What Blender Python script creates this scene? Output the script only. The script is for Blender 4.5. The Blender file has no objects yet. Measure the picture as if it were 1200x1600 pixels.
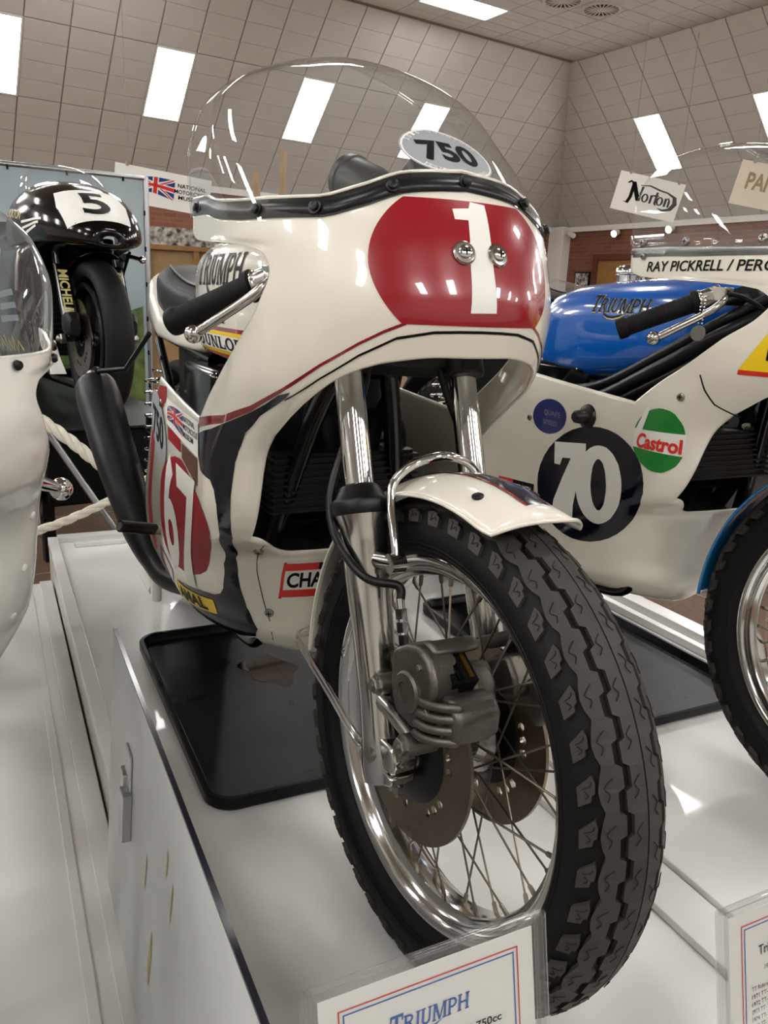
import bpy, bmesh, math, random
import numpy as np
from mathutils import Vector, Matrix
random.seed(7)
sc = bpy.context.scene
COL = sc.collection
PI = math.pi
# ---------------------------------------------------------------- camera
CAM = Vector((.8209, -.5277, .9090)); YAW, PITCH, ROLL, FPX = 2.6777, .2598, .0473, 1241.6
_f = Vector((math.cos(YAW)*math.cos(PITCH), math.sin(YAW)*math.cos(PITCH), -math.sin(PITCH)))
_r = Vector((math.sin(YAW), -math.cos(YAW), 0)); _u = _r.cross(_f)
_r2 = math.cos(ROLL)*_r + math.sin(ROLL)*_u; _u2 = -math.sin(ROLL)*_r + math.cos(ROLL)*_u
cd = bpy.data.cameras.new('camera'); cam = bpy.data.objects.new('camera', cd); COL.objects.link(cam)
cam.matrix_world = Matrix(((_r2.x, _u2.x, -_f.x, CAM.x), (_r2.y, _u2.y, -_f.y, CAM.y), (_r2.z, _u2.z, -_f.z, CAM.z), (0, 0, 0, 1)))
cd.sensor_fit = 'HORIZONTAL'; cd.sensor_width = 36; cd.lens = FPX / 1200 * 36; cd.clip_start = .01; cd.clip_end = 100
sc.camera = cam
# ---------------------------------------------------------------- world + exposure (the hall is lit by its ceiling panels)
wd = bpy.data.worlds.new('world'); sc.world = wd; wd.use_nodes = True
wd.node_tree.nodes['Background'].inputs[0].default_value = (.8, .85, .9, 1); wd.node_tree.nodes['Background'].inputs[1].default_value = .05
vs = sc.view_settings; vs.view_transform = 'Standard'; vs.look = 'None'; vs.gamma = 1; vs.use_curve_mapping = False; vs.exposure = 0.50
PANEL_LIGHT = 24.0        # emission of each ceiling light panel
# ---------------------------------------------------------------- materials
def srgb(r, g, b):
    f = lambda c: c/12.92 if c <= .04045 else ((c+.055)/1.055)**2.4
    return (f(r/255), f(g/255), f(b/255), 1)
MATS = {}
def mat(name, col, rough=.4, metal=0., coat=0., noise=0., nscale=8., bump=0., bscale=60., spec=.5, nrough=0.):
    m = bpy.data.materials.new(name); m.use_nodes = True; nt = m.node_tree; b = nt.nodes['Principled BSDF']
    c = srgb(*col); b.inputs['Base Color'].default_value = c; b.inputs['Roughness'].default_value = rough; b.inputs['Metallic'].default_value = metal
    b.inputs['Coat Weight'].default_value = coat; b.inputs['Coat Roughness'].default_value = .03; b.inputs['Specular IOR Level'].default_value = spec
    if noise or nrough or bump:
        tc = nt.nodes.new('ShaderNodeTexCoord')
    if noise or nrough:
        n = nt.nodes.new('ShaderNodeTexNoise'); n.inputs['Scale'].default_value = nscale; n.inputs['Detail'].default_value = 5
        nt.links.new(tc.outputs['Object'], n.inputs['Vector'])
    if noise:
        r = nt.nodes.new('ShaderNodeMapRange'); r.inputs[1].default_value = .3; r.inputs[2].default_value = .7; r.inputs[3].default_value = 1-noise; r.inputs[4].default_value = 1+noise*.3
        mx = nt.nodes.new('ShaderNodeVectorMath'); mx.operation = 'SCALE'; mx.inputs[0].default_value = c[:3]
        nt.links.new(n.outputs['Fac'], r.inputs[0]); nt.links.new(r.outputs[0], mx.inputs['Scale']); nt.links.new(mx.outputs[0], b.inputs['Base Color'])
    if nrough:
        r2 = nt.nodes.new('ShaderNodeMapRange'); r2.inputs[1].default_value = .3; r2.inputs[2].default_value = .7; r2.inputs[3].default_value = max(rough-nrough, .02); r2.inputs[4].default_value = rough+nrough
        nt.links.new(n.outputs['Fac'], r2.inputs[0]); nt.links.new(r2.outputs[0], b.inputs['Roughness'])
    if bump:
        n2 = nt.nodes.new('ShaderNodeTexNoise'); n2.inputs['Scale'].default_value = bscale; n2.inputs['Detail'].default_value = 3
        bp = nt.nodes.new('ShaderNodeBump'); bp.inputs['Strength'].default_value = bump; bp.inputs['Distance'].default_value = .002
        nt.links.new(tc.outputs['Object'], n2.inputs['Vector']); nt.links.new(n2.outputs['Fac'], bp.inputs['Height']); nt.links.new(bp.outputs[0], b.inputs['Normal'])
    MATS[name] = m; return m
def emis(name, col, s):
    m = bpy.data.materials.new(name); m.use_nodes = True; nt = m.node_tree; nt.nodes.clear()
    e = nt.nodes.new('ShaderNodeEmission'); o = nt.nodes.new('ShaderNodeOutputMaterial'); e.inputs[0].default_value = (*col, 1); e.inputs[1].default_value = s
    nt.links.new(e.outputs[0], o.inputs[0]); MATS[name] = m; return m
def clear(name, tint, ior=1.49, rough=.02, haze=0.):
    """thin clear plastic sheet: see-through, fresnel mirror on top, a little surface haze"""
    m = bpy.data.materials.new(name); m.use_nodes = True; nt = m.node_tree; nt.nodes.clear()
    o = nt.nodes.new('ShaderNodeOutputMaterial'); t = nt.nodes.new('ShaderNodeBsdfTransparent'); g = nt.nodes.new('ShaderNodeBsdfGlossy')
    d = nt.nodes.new('ShaderNodeBsdfDiffuse'); f = nt.nodes.new('ShaderNodeFresnel'); mx = nt.nodes.new('ShaderNodeMixShader'); m2 = nt.nodes.new('ShaderNodeMixShader')
    t.inputs[0].default_value = (*tint, 1); g.inputs['Roughness'].default_value = rough; m2.inputs[0].default_value = haze
    d.inputs[0].default_value = (.8, .8, .8, 1)
    ge = nt.nodes.new('ShaderNodeNewGeometry'); mi = nt.nodes.new('ShaderNodeMapRange'); mi.inputs[3].default_value = ior; mi.inputs[4].default_value = 1/ior     # same mirror strength on both faces of the sheet
    nt.links.new(ge.outputs['Backfacing'], mi.inputs[0]); nt.links.new(mi.outputs[0], f.inputs[0])
    nt.links.new(t.outputs[0], m2.inputs[1]); nt.links.new(d.outputs[0], m2.inputs[2])
    nt.links.new(f.outputs[0], mx.inputs[0]); nt.links.new(m2.outputs[0], mx.inputs[1]); nt.links.new(g.outputs[0], mx.inputs[2]); nt.links.new(mx.outputs[0], o.inputs[0])
    MATS[name] = m; return m
mat('cream', (222, 216, 202), .28, coat=1., noise=.03, nscale=3)
mat('white_paint', (226, 224, 217), .22, coat=.6, noise=.03, nscale=4)
mat('red', (140, 8, 26), .25, coat=1.); mat('red_vinyl', (140, 8, 26), .5, spec=.2); mat('stripe_red', (120, 10, 30), .25, coat=.8); mat('navy', (5, 6, 24), .14, spec=.45)
mat('blue', (0, 84, 172), .2, coat=1.); mat('fender_blue', (10, 110, 170), .2, coat=1.); mat('black_gloss', (4, 4, 5), .12, spec=.4)
mat('black_satin', (9, 9, 10), .40, spec=.35); mat('black_matt', (6, 6, 6), .75, spec=.15); mat('ink', (6, 6, 7), .5, spec=.15); mat('strip', (20, 21, 22), .3, spec=.3)
mat('rubber', (13, 13, 13), .6, spec=.22, noise=.25, nscale=14, bump=.25, bscale=180); mat('tread', (56, 53, 50), .6, spec=.3, noise=.22, nscale=22, bump=.2, bscale=260)
mat('sipe', (8, 8, 8), .9); mat('vinyl', (7, 7, 8), .5, spec=.14, bump=.35, bscale=240)
mat('chrome', (222, 222, 222), .06, 1.); mat('alloy', (200, 198, 194), .16, 1., noise=.08, nscale=18, nrough=.06); mat('rim', (214, 213, 210), .12, 1., noise=.05, nscale=20)
mat('steel', (150, 148, 142), .35, 1., noise=.12, nscale=30); mat('cast', (104, 100, 93), .46, .9, noise=.25, nscale=26, bump=.3, bscale=220)
mat('disc', (132, 120, 106), .30, 1., noise=.35, nscale=9, nrough=.08); mat('brass', (150, 118, 60), .3, 1.); mat('spoke', (120, 112, 100), .38, .9)
mat('pipe', (26, 26, 26), .40, .2, spec=.4, noise=.15, nscale=20); mat('engine', (16, 16, 17), .5, .3, spec=.3, noise=.2, nscale=20)
mat('grey_decal', (150, 152, 156), .45, spec=.3); mat('white_decal', (226, 224, 218), .45, spec=.3); mat('yellow', (232, 196, 22), .4); mat('green', (16, 118, 40), .35, coat=.3)
mat('decal_red', (205, 42, 32), .4); mat('decal_blue', (26, 48, 120), .4); mat('deep_blue', (22, 34, 96), .35, coat=.4); mat('orange_red', (215, 62, 30), .4); mat('gold', (176, 156, 84), .4)
mat('pale_gold', (206, 192, 130), .45); mat('logo_blue', (40, 92, 168), .5)
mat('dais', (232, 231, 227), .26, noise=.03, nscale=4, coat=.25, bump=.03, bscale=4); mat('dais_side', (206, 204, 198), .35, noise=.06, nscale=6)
mat('board', (200, 202, 202), .42, noise=.04, nscale=5); mat('tray', (9, 9, 11), .34, noise=.3, nscale=7, nrough=.10, bump=.06, bscale=10, spec=.2)
mat('oil', (10, 9, 8), .04, coat=1.); mat('paper', (232, 231, 228), .6); mat('glue', (178, 158, 60), .35, noise=.3, nscale=40)
mat('floor', (104, 78, 60), .75, noise=.28, nscale=60, bump=.3, bscale=300); mat('plaster', (214, 211, 204), .8, noise=.03); mat('tile', (190, 186, 179), .9, noise=.05, nscale=3, bump=.25, bscale=240, spec=.1)
mat('grid', (138, 128, 114), .6, spec=.2); mat('tile_back', (200, 196, 189), .9, spec=.1); mat('wood', (138, 98, 50), .5, noise=.15, nscale=9); mat('dark_wood', (84, 46, 26), .5, noise=.15, nscale=9); mat('pine', (150, 120, 76), .55, noise=.15, nscale=9)
mat('banner', (232, 229, 222), .7); mat('cream_banner', (222, 208, 184), .7); mat('rope', (222, 216, 200), .8, noise=.1, nscale=60); mat('aluminium', (176, 177, 178), .35, 1.)
mat('grey_cloth', (120, 122, 126), .9, noise=.5, nscale=16); mat('slate', (116, 126, 138), .6); mat('dark_glass', (30, 34, 40), .15)
emis('light_panel', (1, .99, .965), PANEL_LIGHT); emis('spot_lens', (1, .96, .88), 14)
clear('screen', (.93, .94, .935), 1.49, .01, .05); clear('acrylic', (.95, .955, .95), 1.49, .015, .03); clear('film', (.9, .92, .93), 1.5, .05, .06)
def brick_mat(name, c1, c2, mort):
    m = mat(name, c1, .8); nt = m.node_tree; b = nt.nodes['Principled BSDF']
    tc = nt.nodes.new('ShaderNodeTexCoord'); br = nt.nodes.new('ShaderNodeTexBrick'); mp = nt.nodes.new('ShaderNodeMapping')
    mp.inputs['Rotation'].default_value = (PI/2, 0, 0)
    br.inputs['Color1'].default_value = srgb(*c1); br.inputs['Color2'].default_value = srgb(*c2); br.inputs['Mortar'].default_value = srgb(*mort)
    br.inputs['Scale'].default_value = 1; br.inputs['Brick Width'].default_value = .225; br.inputs['Row Height'].default_value = .075; br.inputs['Mortar Size'].default_value = .006
    nt.links.new(tc.outputs['Object'], mp.inputs[0]); nt.links.new(mp.outputs[0], br.inputs['Vector']); nt.links.new(br.outputs['Color'], b.inputs['Base Color'])
    return m
brick_mat('brick', (118, 72, 50), (104, 60, 40), (112, 86, 70))
def photo_mat(name, lo, hi, scale, stretch=(1, 1, 1)):
    """blurred printed picture: soft noise between two tones"""
    m = mat(name, lo, .7); nt = m.node_tree; b = nt.nodes['Principled BSDF']; tc = nt.nodes.new('ShaderNodeTexCoord'); mp = nt.nodes.new('ShaderNodeMapping')
    mp.inputs['Scale'].default_value = stretch; n = nt.nodes.new('ShaderNodeTexNoise'); n.inputs['Scale'].default_value = scale; n.inputs['Detail'].default_value = 6
    r = nt.nodes.new('ShaderNodeValToRGB'); r.color_ramp.elements[0].color = srgb(*lo); r.color_ramp.elements[1].color = srgb(*hi); r.color_ramp.elements[0].position = .36; r.color_ramp.elements[1].position = .64
    nt.links.new(tc.outputs['Object'], mp.inputs[0]); nt.links.new(mp.outputs[0], n.inputs[0]); nt.links.new(n.outputs['Fac'], r.inputs[0]); nt.links.new(r.outputs[0], b.inputs['Base Color'])
    return m
photo_mat('sky_print', (150, 166, 172), (172, 186, 190), 1.4); photo_mat('grass_print', (60, 84, 36), (112, 132, 70), 9); photo_mat('crowd_print', (36, 34, 32), (186, 180, 170), 14)
# ---------------------------------------------------------------- geometry
def fr(d, up=None):
    """frame (x, y, z) with z along d"""
    z = Vector(d).normalized(); u = Vector(up) if up else (Vector((0, 0, 1)) if abs(z.z) < .95 else Vector((1, 0, 0)))
    x = u.cross(z).normalized(); return x, z.cross(x), z
class G:
    def __init__(s): s.V = []; s.F = []; s.I = []
    def add(s, vs, fs, mi=0):
        o = len(s.V); s.V += [tuple(v) for v in vs]; s.F += [tuple(o+i for i in f) for f in fs]; s.I += [mi]*len(fs); return s
    def box(s, c, d, rot=None, mi=0):
        x, y, z = (k/2 for k in d); P = [Vector((a*x, b*y, e*z)) for a in (-1, 1) for b in (-1, 1) for e in (-1, 1)]
        if rot is not None: P = [rot @ p for p in P]
        c = Vector(c)
        return s.add([p+c for p in P], [(0, 1, 3, 2), (4, 6, 7, 5), (0, 4, 5, 1), (2, 3, 7, 6), (0, 2, 6, 4), (1, 5, 7, 3)], mi)
    def loft(s, rings, closed=True, caps=True, loop=False, mi=0):
        n = len(rings[0]); vs = [p for r in rings for p in r]; fs = []; m = len(rings)
        for i in range(m if loop else m-1):
            a, b = i*n, ((i+1) % m)*n
            for j in range(n if closed else n-1):
                k = (j+1) % n; fs.append((a+j, a+k, b+k, b+j))
        if caps and closed and not loop: fs += [tuple(range(n))[::-1], tuple((m-1)*n+j for j in range(n))]
        return s.add(vs, fs, mi)
    def tube(s, pts, r, n=10, caps=True, loop=False, mi=0):
        P = [Vector(p) for p in pts]; m = len(P); R = r if isinstance(r, (list, tuple)) else [r]*m; rings = []; px = None
        for i, p in enumerate(P):
            d = (P[(i+1) % m]-P[i-1]) if loop else (P[min(i+1, m-1)]-P[max(i-1, 0)])
            d.normalize()
            if px is None: px = fr(d)[0]
            px = (px-d*px.dot(d)).normalized(); py = d.cross(px)
            rings.append([p+(px*math.cos(2*PI*k/n)+py*math.sin(2*PI*k/n))*R[i] for k in range(n)])
        return s.loft(rings, True, caps, loop, mi)
    def lathe(s, prof, o=(0, 0, 0), ax=(0, 0, 1), n=24, caps=True, loop=False, mi=0, up=None):
        """prof: (radius, height) pairs along the axis"""
        x, y, z = fr(ax, up); o = Vector(o)
        rings = [[o+z*h+(x*math.cos(2*PI*k/n)+y*math.sin(2*PI*k/n))*r for k in range(n)] for r, h in prof]
        return s.loft(rings, True, caps, loop, mi)
    def cyl(s, a, b, r, r2=None, n=16, mi=0): return s.tube([a, b], [r, r if r2 is None else r2], n, mi=mi)
    def hexbolt(s, o, ax, r=.006, h=.005, mi=0): return s.lathe([(r, 0), (r, h*.85), (r*.85, h)], o, ax, 6, mi=mi)
    def ball(s, c, r, n=12, mi=0, sc=(1, 1, 1)):
        rings = [[Vector(c)+Vector((r*sc[0]*math.sin(t)*math.cos(2*PI*k/n), r*sc[1]*math.sin(t)*math.sin(2*PI*k/n), r*sc[2]*math.cos(t))) for k in range(n)] for t in [PI*(i+.02)/(n//2+.04) for i in range(n//2+1)]]
        return s.loft(rings, mi=mi)
    def xf(s, M): s.V = [tuple(M @ Vector(v)) for v in s.V]; return s
def smooth_path(pts, k=6):
    P = [Vector(p) for p in pts]; out = []
    for i in range(len(P)-1):
        a, b, c, d = P[max(i-1, 0)], P[i], P[i+1], P[min(i+2, len(P)-1)]
        for j in range(k):
            t = j/k; out.append(.5*((2*b)+(c-a)*t+(2*a-5*b+4*c-d)*t*t+(3*b-a-3*c+d)*t**3))
    return out+[P[-1]]
def mesh_of(name, g, mats, ang=35, fix=True):
    me = bpy.data.meshes.new(name); me.from_pydata([tuple(v) for v in g.V], [], g.F)
    for m in (mats if isinstance(mats, (list, tuple)) else [mats]): me.materials.append(MATS[m])
    me.polygons.foreach_set('material_index', g.I)
    if fix:
        bm = bmesh.new(); bm.from_mesh(me); bmesh.ops.recalc_face_normals(bm, faces=bm.faces[:]); bm.to_mesh(me); bm.free()
    if ang:
        me.polygons.foreach_set('use_smooth', [True]*len(me.polygons)); me.set_sharp_from_angle(angle=math.radians(ang))
    me.update(); return me
def link(name, me, parent=None, M=None):
    o = bpy.data.objects.new(name, me); COL.objects.link(o)
    if parent is not None: o.parent = parent
    if M is not None: o.matrix_basis = M
    return o
def obj(name, g, mats, parent=None, ang=35, bevel=0, M=None, seg=2, solid=0):
    o = link(name, mesh_of(name, g, mats, ang), parent, M)
    if solid: md = o.modifiers.new('thickness', 'SOLIDIFY'); md.thickness = solid; md.offset = -1
    if bevel: md = o.modifiers.new('edge', 'BEVEL'); md.width = bevel; md.segments = seg; md.limit_method = 'ANGLE'; md.angle_limit = math.radians(40)
    return o
def tag(o, label=None, cat=None, group=None, kind=None):
    for k, v in (('label', label), ('category', cat), ('group', group), ('kind', kind)):
        if v: o[k] = v
    return o
def empty(name, label, cat, M=None, group=None):
    o = bpy.data.objects.new(name, None); COL.objects.link(o); o.empty_display_size = .1
    if M is not None: o.matrix_world = M
    return tag(o, label, cat, group)
T = Matrix.Translation
def RZ(a): return Matrix.Rotation(a, 4, 'Z')
def rbox(w, d, h, r, n=5):
    """ring of a rounded rectangle, size w x d"""
    out = []
    for cx, cy, a0 in ((w/2-r, d/2-r, 0), (-w/2+r, d/2-r, 90), (-w/2+r, -d/2+r, 180), (w/2-r, -d/2+r, 270)):
        for i in range(n+1):
            a = math.radians(a0+90*i/n); out.append(Vector((cx+r*math.cos(a), cy+r*math.sin(a), h)))
    return out
# ---------------------------------------------------------------- flat shapes, lettering, decals laid on surfaces
def arc(cx, cy, rx, ry, a0, a1, n=16): return [(cx+rx*math.cos(math.radians(a0+(a1-a0)*i/n)), cy+ry*math.sin(math.radians(a0+(a1-a0)*i/n))) for i in range(n+1)]
def ell(cx, cy, rx, ry, rot=0, n=40):
    c, s = math.cos(rot), math.sin(rot)
    return [(cx+rx*math.cos(2*PI*i/n)*c-ry*math.sin(2*PI*i/n)*s, cy+rx*math.cos(2*PI*i/n)*s+ry*math.sin(2*PI*i/n)*c) for i in range(n)]
def ringp(cx, cy, rx, ry, t, a0=0, a1=360, n=28):
    """ring sector as quads"""
    o = arc(cx, cy, rx, ry, a0, a1, n); i = arc(cx, cy, rx-t, ry-t, a0, a1, n)
    return [[o[k], o[k+1], i[k+1], i[k]] for k in range(n)]
def stroke(pts, w, taper=None):
    """polyline with width as quads"""
    P = [Vector((*p, 0)) for p in pts]; L = []; n = len(P)
    for i, p in enumerate(P):
        d = (P[min(i+1, n-1)]-P[max(i-1, 0)]).normalized(); q = Vector((-d.y, d.x, 0)); ww = (w if taper is None else w*taper[i])/2
        L.append((p+q*ww, p-q*ww))
    return [[tuple(L[i][0][:2]), tuple(L[i+1][0][:2]), tuple(L[i+1][1][:2]), tuple(L[i][1][:2])] for i in range(n-1)]
def polys_bm(polys):
    bm = bmesh.new()
    for p in polys:
        vs = [bm.verts.new((x, y, 0)) for x, y in p]
        try: bm.faces.new(vs)
        except ValueError: pass
    return bm
_fc = {}
def text_bm(s, bold=0., shear=0., sx=1., space=1.):
    """built-in font as a flat mesh: baseline at y 0, capitals 1 high, x from 0; returns bmesh, width"""
    cu = bpy.data.curves.new('t', 'FONT'); cu.body = s; cu.offset = bold; cu.shear = shear; cu.resolution_u = 4; cu.fill_mode = 'FRONT' if hasattr(cu, 'fill_mode') else cu.fill_mode; cu.space_character = space
    ob = bpy.data.objects.new('t', cu); COL.objects.link(ob); me = bpy.data.meshes.new_from_object(ob)
    bm = bmesh.new(); bm.from_mesh(me); bpy.data.objects.remove(ob); bpy.data.curves.remove(cu); bpy.data.meshes.remove(me)
    k = 1/.7
    x0 = min((v.co.x for v in bm.verts), default=0)
    for v in bm.verts: v.co = Vector(((v.co.x-x0)*k*sx, v.co.y*k, 0))
    return bm, max((v.co.x for v in bm.verts), default=1)
def _st(x, w=.17, sf=.07, y0=0, y1=1): return [[(x, y0), (x+w, y0), (x+w, y1), (x, y1)], [(x-sf, y0), (x+w+sf, y0), (x+w+sf, y0+.09), (x-sf, y0+.09)], [(x-sf, y1-.09), (x+w+sf, y1-.09), (x+w+sf, y1), (x-sf, y1)]]
def _q(*p): return [list(p)]
SERIF = {
 'T': (.78, _st(.30, .18, .08)+_q((0, .86), (.78, .86), (.78, 1), (0, 1))+_q((0, .68), (.08, .68), (.12, .9), (0, .9))+_q((.7, .68), (.78, .68), (.78, .9), (.66, .9))),
 'R': (.86, _st(.08)+ringp(.36, .74, .34, .26, .13, -90, 90)+_q((.2, .87), (.38, .87), (.38, 1), (.2, 1))+_q((.2, .48), (.38, .48), (.38, .6), (.2, .6))+_q((.36, .52), (.54, .52), (.86, 0), (.64, 0))),
 'I': (.36, _st(.09)), 'U': (.84, _st(.08, y0=.3)[:1]+_q((0, .91), (.33, .91), (.33, 1), (0, 1))+_q((.60, .3), (.73, .3), (.73, 1), (.60, 1))+_q((.52, .91), (.82, .91), (.82, 1), (.52, 1))+ringp(.405, .32, .325, .32, .15, 180, 360)),
 'M': (1.1, _st(.08, .13)+_st(.86, .17)+_q((.1, 1), (.3, 1), (.6, .12), (.5, .0))+_q((.5, 0), (.6, .0), (.92, 1), (.82, 1))),
 'P': (.76, _st(.08)+ringp(.36, .70, .36, .30, .13, -90, 90)+_q((.2, .87), (.38, .87), (.38, 1), (.2, 1))+_q((.2, .40), (.38, .40), (.38, .53), (.2, .53))),
 'H': (.94, _st(.08)+_st(.66)+_q((.2, .44), (.7, .44), (.7, .57), (.2, .57))),
 'D': (.86, _st(.08)+ringp(.36, .5, .46, .5, .15, -90, 90)+_q((.2, .87), (.38, .87), (.38, 1), (.2, 1))+_q((.2, 0), (.38, 0), (.38, .13), (.2, .13))),
 'N': (.9, _st(.08, .13)+_st(.68, .13)+_q((.05, 1), (.25, 1), (.81, 0), (.64, 0))),
 'L': (.7, _st(.08)+_q((.2, 0), (.7, 0), (.7, .13), (.2, .13))+_q((.6, .1), (.7, .1), (.7, .36), (.63, .36))), 'O': (.86, ringp(.43, .5, .42, .52, .16)),
 'A': (.9, _q((.38, 1), (.56, 1), (.2, 0), (.06, 0))+_q((.36, 1), (.56, 1), (.88, 0), (.66, 0))+_q((.2, .28), (.7, .28), (.7, .4), (.2, .4))), 'S': (.7, ringp(.36, .74, .3, .26, .13, 0, 270)+ringp(.36, .26, .3, .26, .13, -180, 90)) }
def serif_polys(s, shear=0., gap=.06, big=None):
    x = 0; out = []
    for i, c in enumerate(s):
        w, ps = SERIF[c]; k = big if (big and i == 0) else 1
        for p in ps: out.append([((px*k+x)+py*shear*k, py*k) for px, py in p])
        x += w*k+gap
    return out, x-gap
def triumph_polys():
    """slanted wordmark: large T, small capitals, swash running under the letters"""
    ps, w = serif_polys('TRIUMPH', .12, .03, 1.22)
    ps += stroke([(1.55, .05), (1.75, -.16), (2.1, -.3), (2.7, -.33), (3.3, -.22), (3.9, -.02)], .16, [.5, .9, 1, 1, .8, .1])
    return ps, w
def fit_bm(bm, w, cx, cy, width, height=None, rot=0., base=0., rise=1.):
    """scale shape (width w, height 1) to width x height centred on cx, cy"""
    h = height if height else width/w; c, s = math.cos(rot), math.sin(rot)
    for v in bm.verts:
        x = (v.co.x/w-.5)*width; y = (v.co.y-.5)*h; v.co = Vector((cx+x*c-y*s, cy+x*s+y*c, 0))
    return bm
def decal(name, bm, mapf, m, parent=None, grid=.012, off=.0006, M=None, label=None):
    """lay a flat 2D shape on a surface: cut it on a grid, then mapf(u, v, off) -> point"""
    bm.normal_update(); bmesh.ops.triangulate(bm, faces=bm.faces[:])
    if grid and bm.verts:
        for ax in (0, 1):
            lo = min(v.co[ax] for v in bm.verts); hi = max(v.co[ax] for v in bm.verts); k = math.floor(lo/grid)+1
            while k*grid < hi:
                co = [0, 0, 0]; no = [0, 0, 0]; co[ax] = k*grid; no[ax] = 1
                bmesh.ops.bisect_plane(bm, geom=bm.verts[:]+bm.edges[:]+bm.faces[:], plane_co=co, plane_no=no, dist=1e-7); k += 1
    for v in bm.verts: v.co = Vector(mapf(v.co.x, v.co.y, off))
    me = bpy.data.meshes.new(name); bm.to_mesh(me); bm.free(); me.materials.append(MATS[m])
    me.polygons.foreach_set('use_smooth', [True]*len(me.polygons))
    o = link(name, me, parent, M)
    if label: o['label'] = label
    return o
def plane_map(o, ux, uy):
    """flat mapping: origin and the two in-plane directions"""
    o, ux, uy = Vector(o), Vector(ux).normalized(), Vector(uy).normalized(); n = ux.cross(uy)
    return lambda u, v, off: o+ux*u+uy*v+n*off
def bvh_map(o, org, ux, uy, far=.4):
    """project a flat shape along its normal on to a mesh object (both in the object's space)"""
    from mathutils.bvhtree import BVHTree
    me = o.data; tr = BVHTree.FromPolygons([v.co for v in me.vertices], [p.vertices for p in me.polygons]); org, ux, uy = Vector(org), Vector(ux).normalized(), Vector(uy).normalized(); n = ux.cross(uy)
    def f(u, v, off):
        p = org+ux*u+uy*v+n*far; h = tr.ray_cast(p, -n)
        if h[0] is None: return org+ux*u+uy*v
        k = h[1] if h[1].dot(n) > 0 else -h[1]
        return h[0]+k*off
    return f
def text_decal(name, s, mapf, m, cx, cy, width, height=None, parent=None, bold=0., shear=0., rot=0., grid=0, off=.0008, M=None, space=1.):
    bm, w = text_bm(s, bold, shear, 1., space); fit_bm(bm, w, cx, cy, width, height, rot)
    return decal(name, bm, mapf, m, parent, grid, off, M)
def poly_decal(name, polys, mapf, m, parent=None, grid=.012, off=.0006, M=None): return decal(name, polys_bm(polys), mapf, m, parent, grid, off, M)
def union_jack(name, mapf, parent, cx, cy, w, h, grid=0, off=.001, M=None, rot=0.):
    """waving flag logo in blue, white and red pieces"""
    c, s = math.cos(rot), math.sin(rot)
    def wv(x, y):
        yy = y*(.62+.38*x)+.10*math.sin(3.6*x+.3)+.10*x; X, Y = (x-.5)*w, yy*h; return (cx+X*c-Y*s, cy+X*s+Y*c)
    def dense(p):
        out = []
        for i in range(len(p)):
            a, b = p[i], p[(i+1) % len(p)]
            out += [(a[0]+(b[0]-a[0])*k/6, a[1]+(b[1]-a[1])*k/6) for k in range(6)]
        return [wv(*q) for q in out]
    blues = [[(.10, .5), (.42, .5), (.42, .22)], [(.58, .5), (.90, .5), (.58, .22)], [(.10, -.5), (.42, -.5), (.42, -.22)], [(.58, -.5), (.90, -.5), (.58, -.22)], [(0, .42), (0, .16), (.26, .16)], [(1, .42), (1, .16), (.74, .16)], [(0, -.42), (0, -.16), (.26, -.16)], [(1, -.42), (1, -.16), (.74, -.16)]]
    reds = [[(.45, .5), (.55, .5), (.55, -.5), (.45, -.5)], [(0, .09), (1, .09), (1, -.09), (0, -.09)], [(0, .5), (.06, .5), (.40, .12), (.33, .12)], [(1, -.5), (.94, -.5), (.60, -.12), (.67, -.12)], [(0, -.5), (.06, -.5), (.40, -.12), (.33, -.12)], [(1, .5), (.94, .5), (.60, .12), (.67, .12)]]
    poly_decal(name, [dense(p) for p in blues], mapf, 'decal_blue', parent, grid, off, M); poly_decal(name, [dense(p) for p in reds], mapf, 'decal_red', parent, grid, off, M)
# ---------------------------------------------------------------- the hall: local x along the back wall, y along the right-hand wall, corner at the origin
RA = math.radians(6.718)
MR = Matrix(((math.sin(RA), math.cos(RA), 0, -13.884), (-math.cos(RA), math.sin(RA), 0, 10.697), (0, 0, 1, 0), (0, 0, 0, 1)))
SA, SB, ZF, ZW, RUN, RISE = 18.6, 18.2, -.30, 2.58, 2.4, 2.329
ZC = ZW+RISE; SL = math.hypot(RUN, RISE)
def struct(name, g, m, M=MR, parent=None, **k):
    o = obj(name, g, m, parent, k.pop('ang', 30), M=M, **k)
    if parent is None: o['kind'] = 'structure'
    return o
g = G(); g.box((SA/2, SB/2, ZF-.05), (SA+.4, SB+.4, .1)); floor = struct('floor', g, 'floor', ang=0)
FB = (MR.inverted() @ Vector((-2.6, -.6, 0)))
g = G(); rnd = random.Random(3)
for i in range(-5, 8):          # pale joint lines between the floor tiles behind the plinths
    g.box((FB.x+i*.9, FB.y-.5, ZF+.0015), (.008, 9, .003)); g.box((FB.x+1, FB.y+i*.9-1, ZF+.0015), (11, .008, .003))
j = obj('floor_joint', g, 'grid', floor, 0); j['kind'] = 'stuff'
for nm, c, d in (('wall_back', (SA/2, -.1), (SA+.4, .2)), ('wall_right', (-.1, SB/2), (.2, SB+.4)), ('wall_left', (SA+.1, SB/2), (.2, SB+.4)), ('wall_front', (SA/2, SB+.1), (SA+.4, .2))):
    g = G(); h = ZW-ZF
    if d[0] > d[1]: g.box((0, 0, 0), (d[0], .2, h)); M = MR @ T((c[0], c[1], (ZW+ZF)/2))
    else: g.box((0, 0, 0), (d[1], .2, h)); M = MR @ T((c[0], c[1], (ZW+ZF)/2)) @ RZ(PI/2)
    struct(nm, g, 'brick' if nm in ('wall_back', 'wall_right') else 'plaster', M, ang=0)
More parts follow.
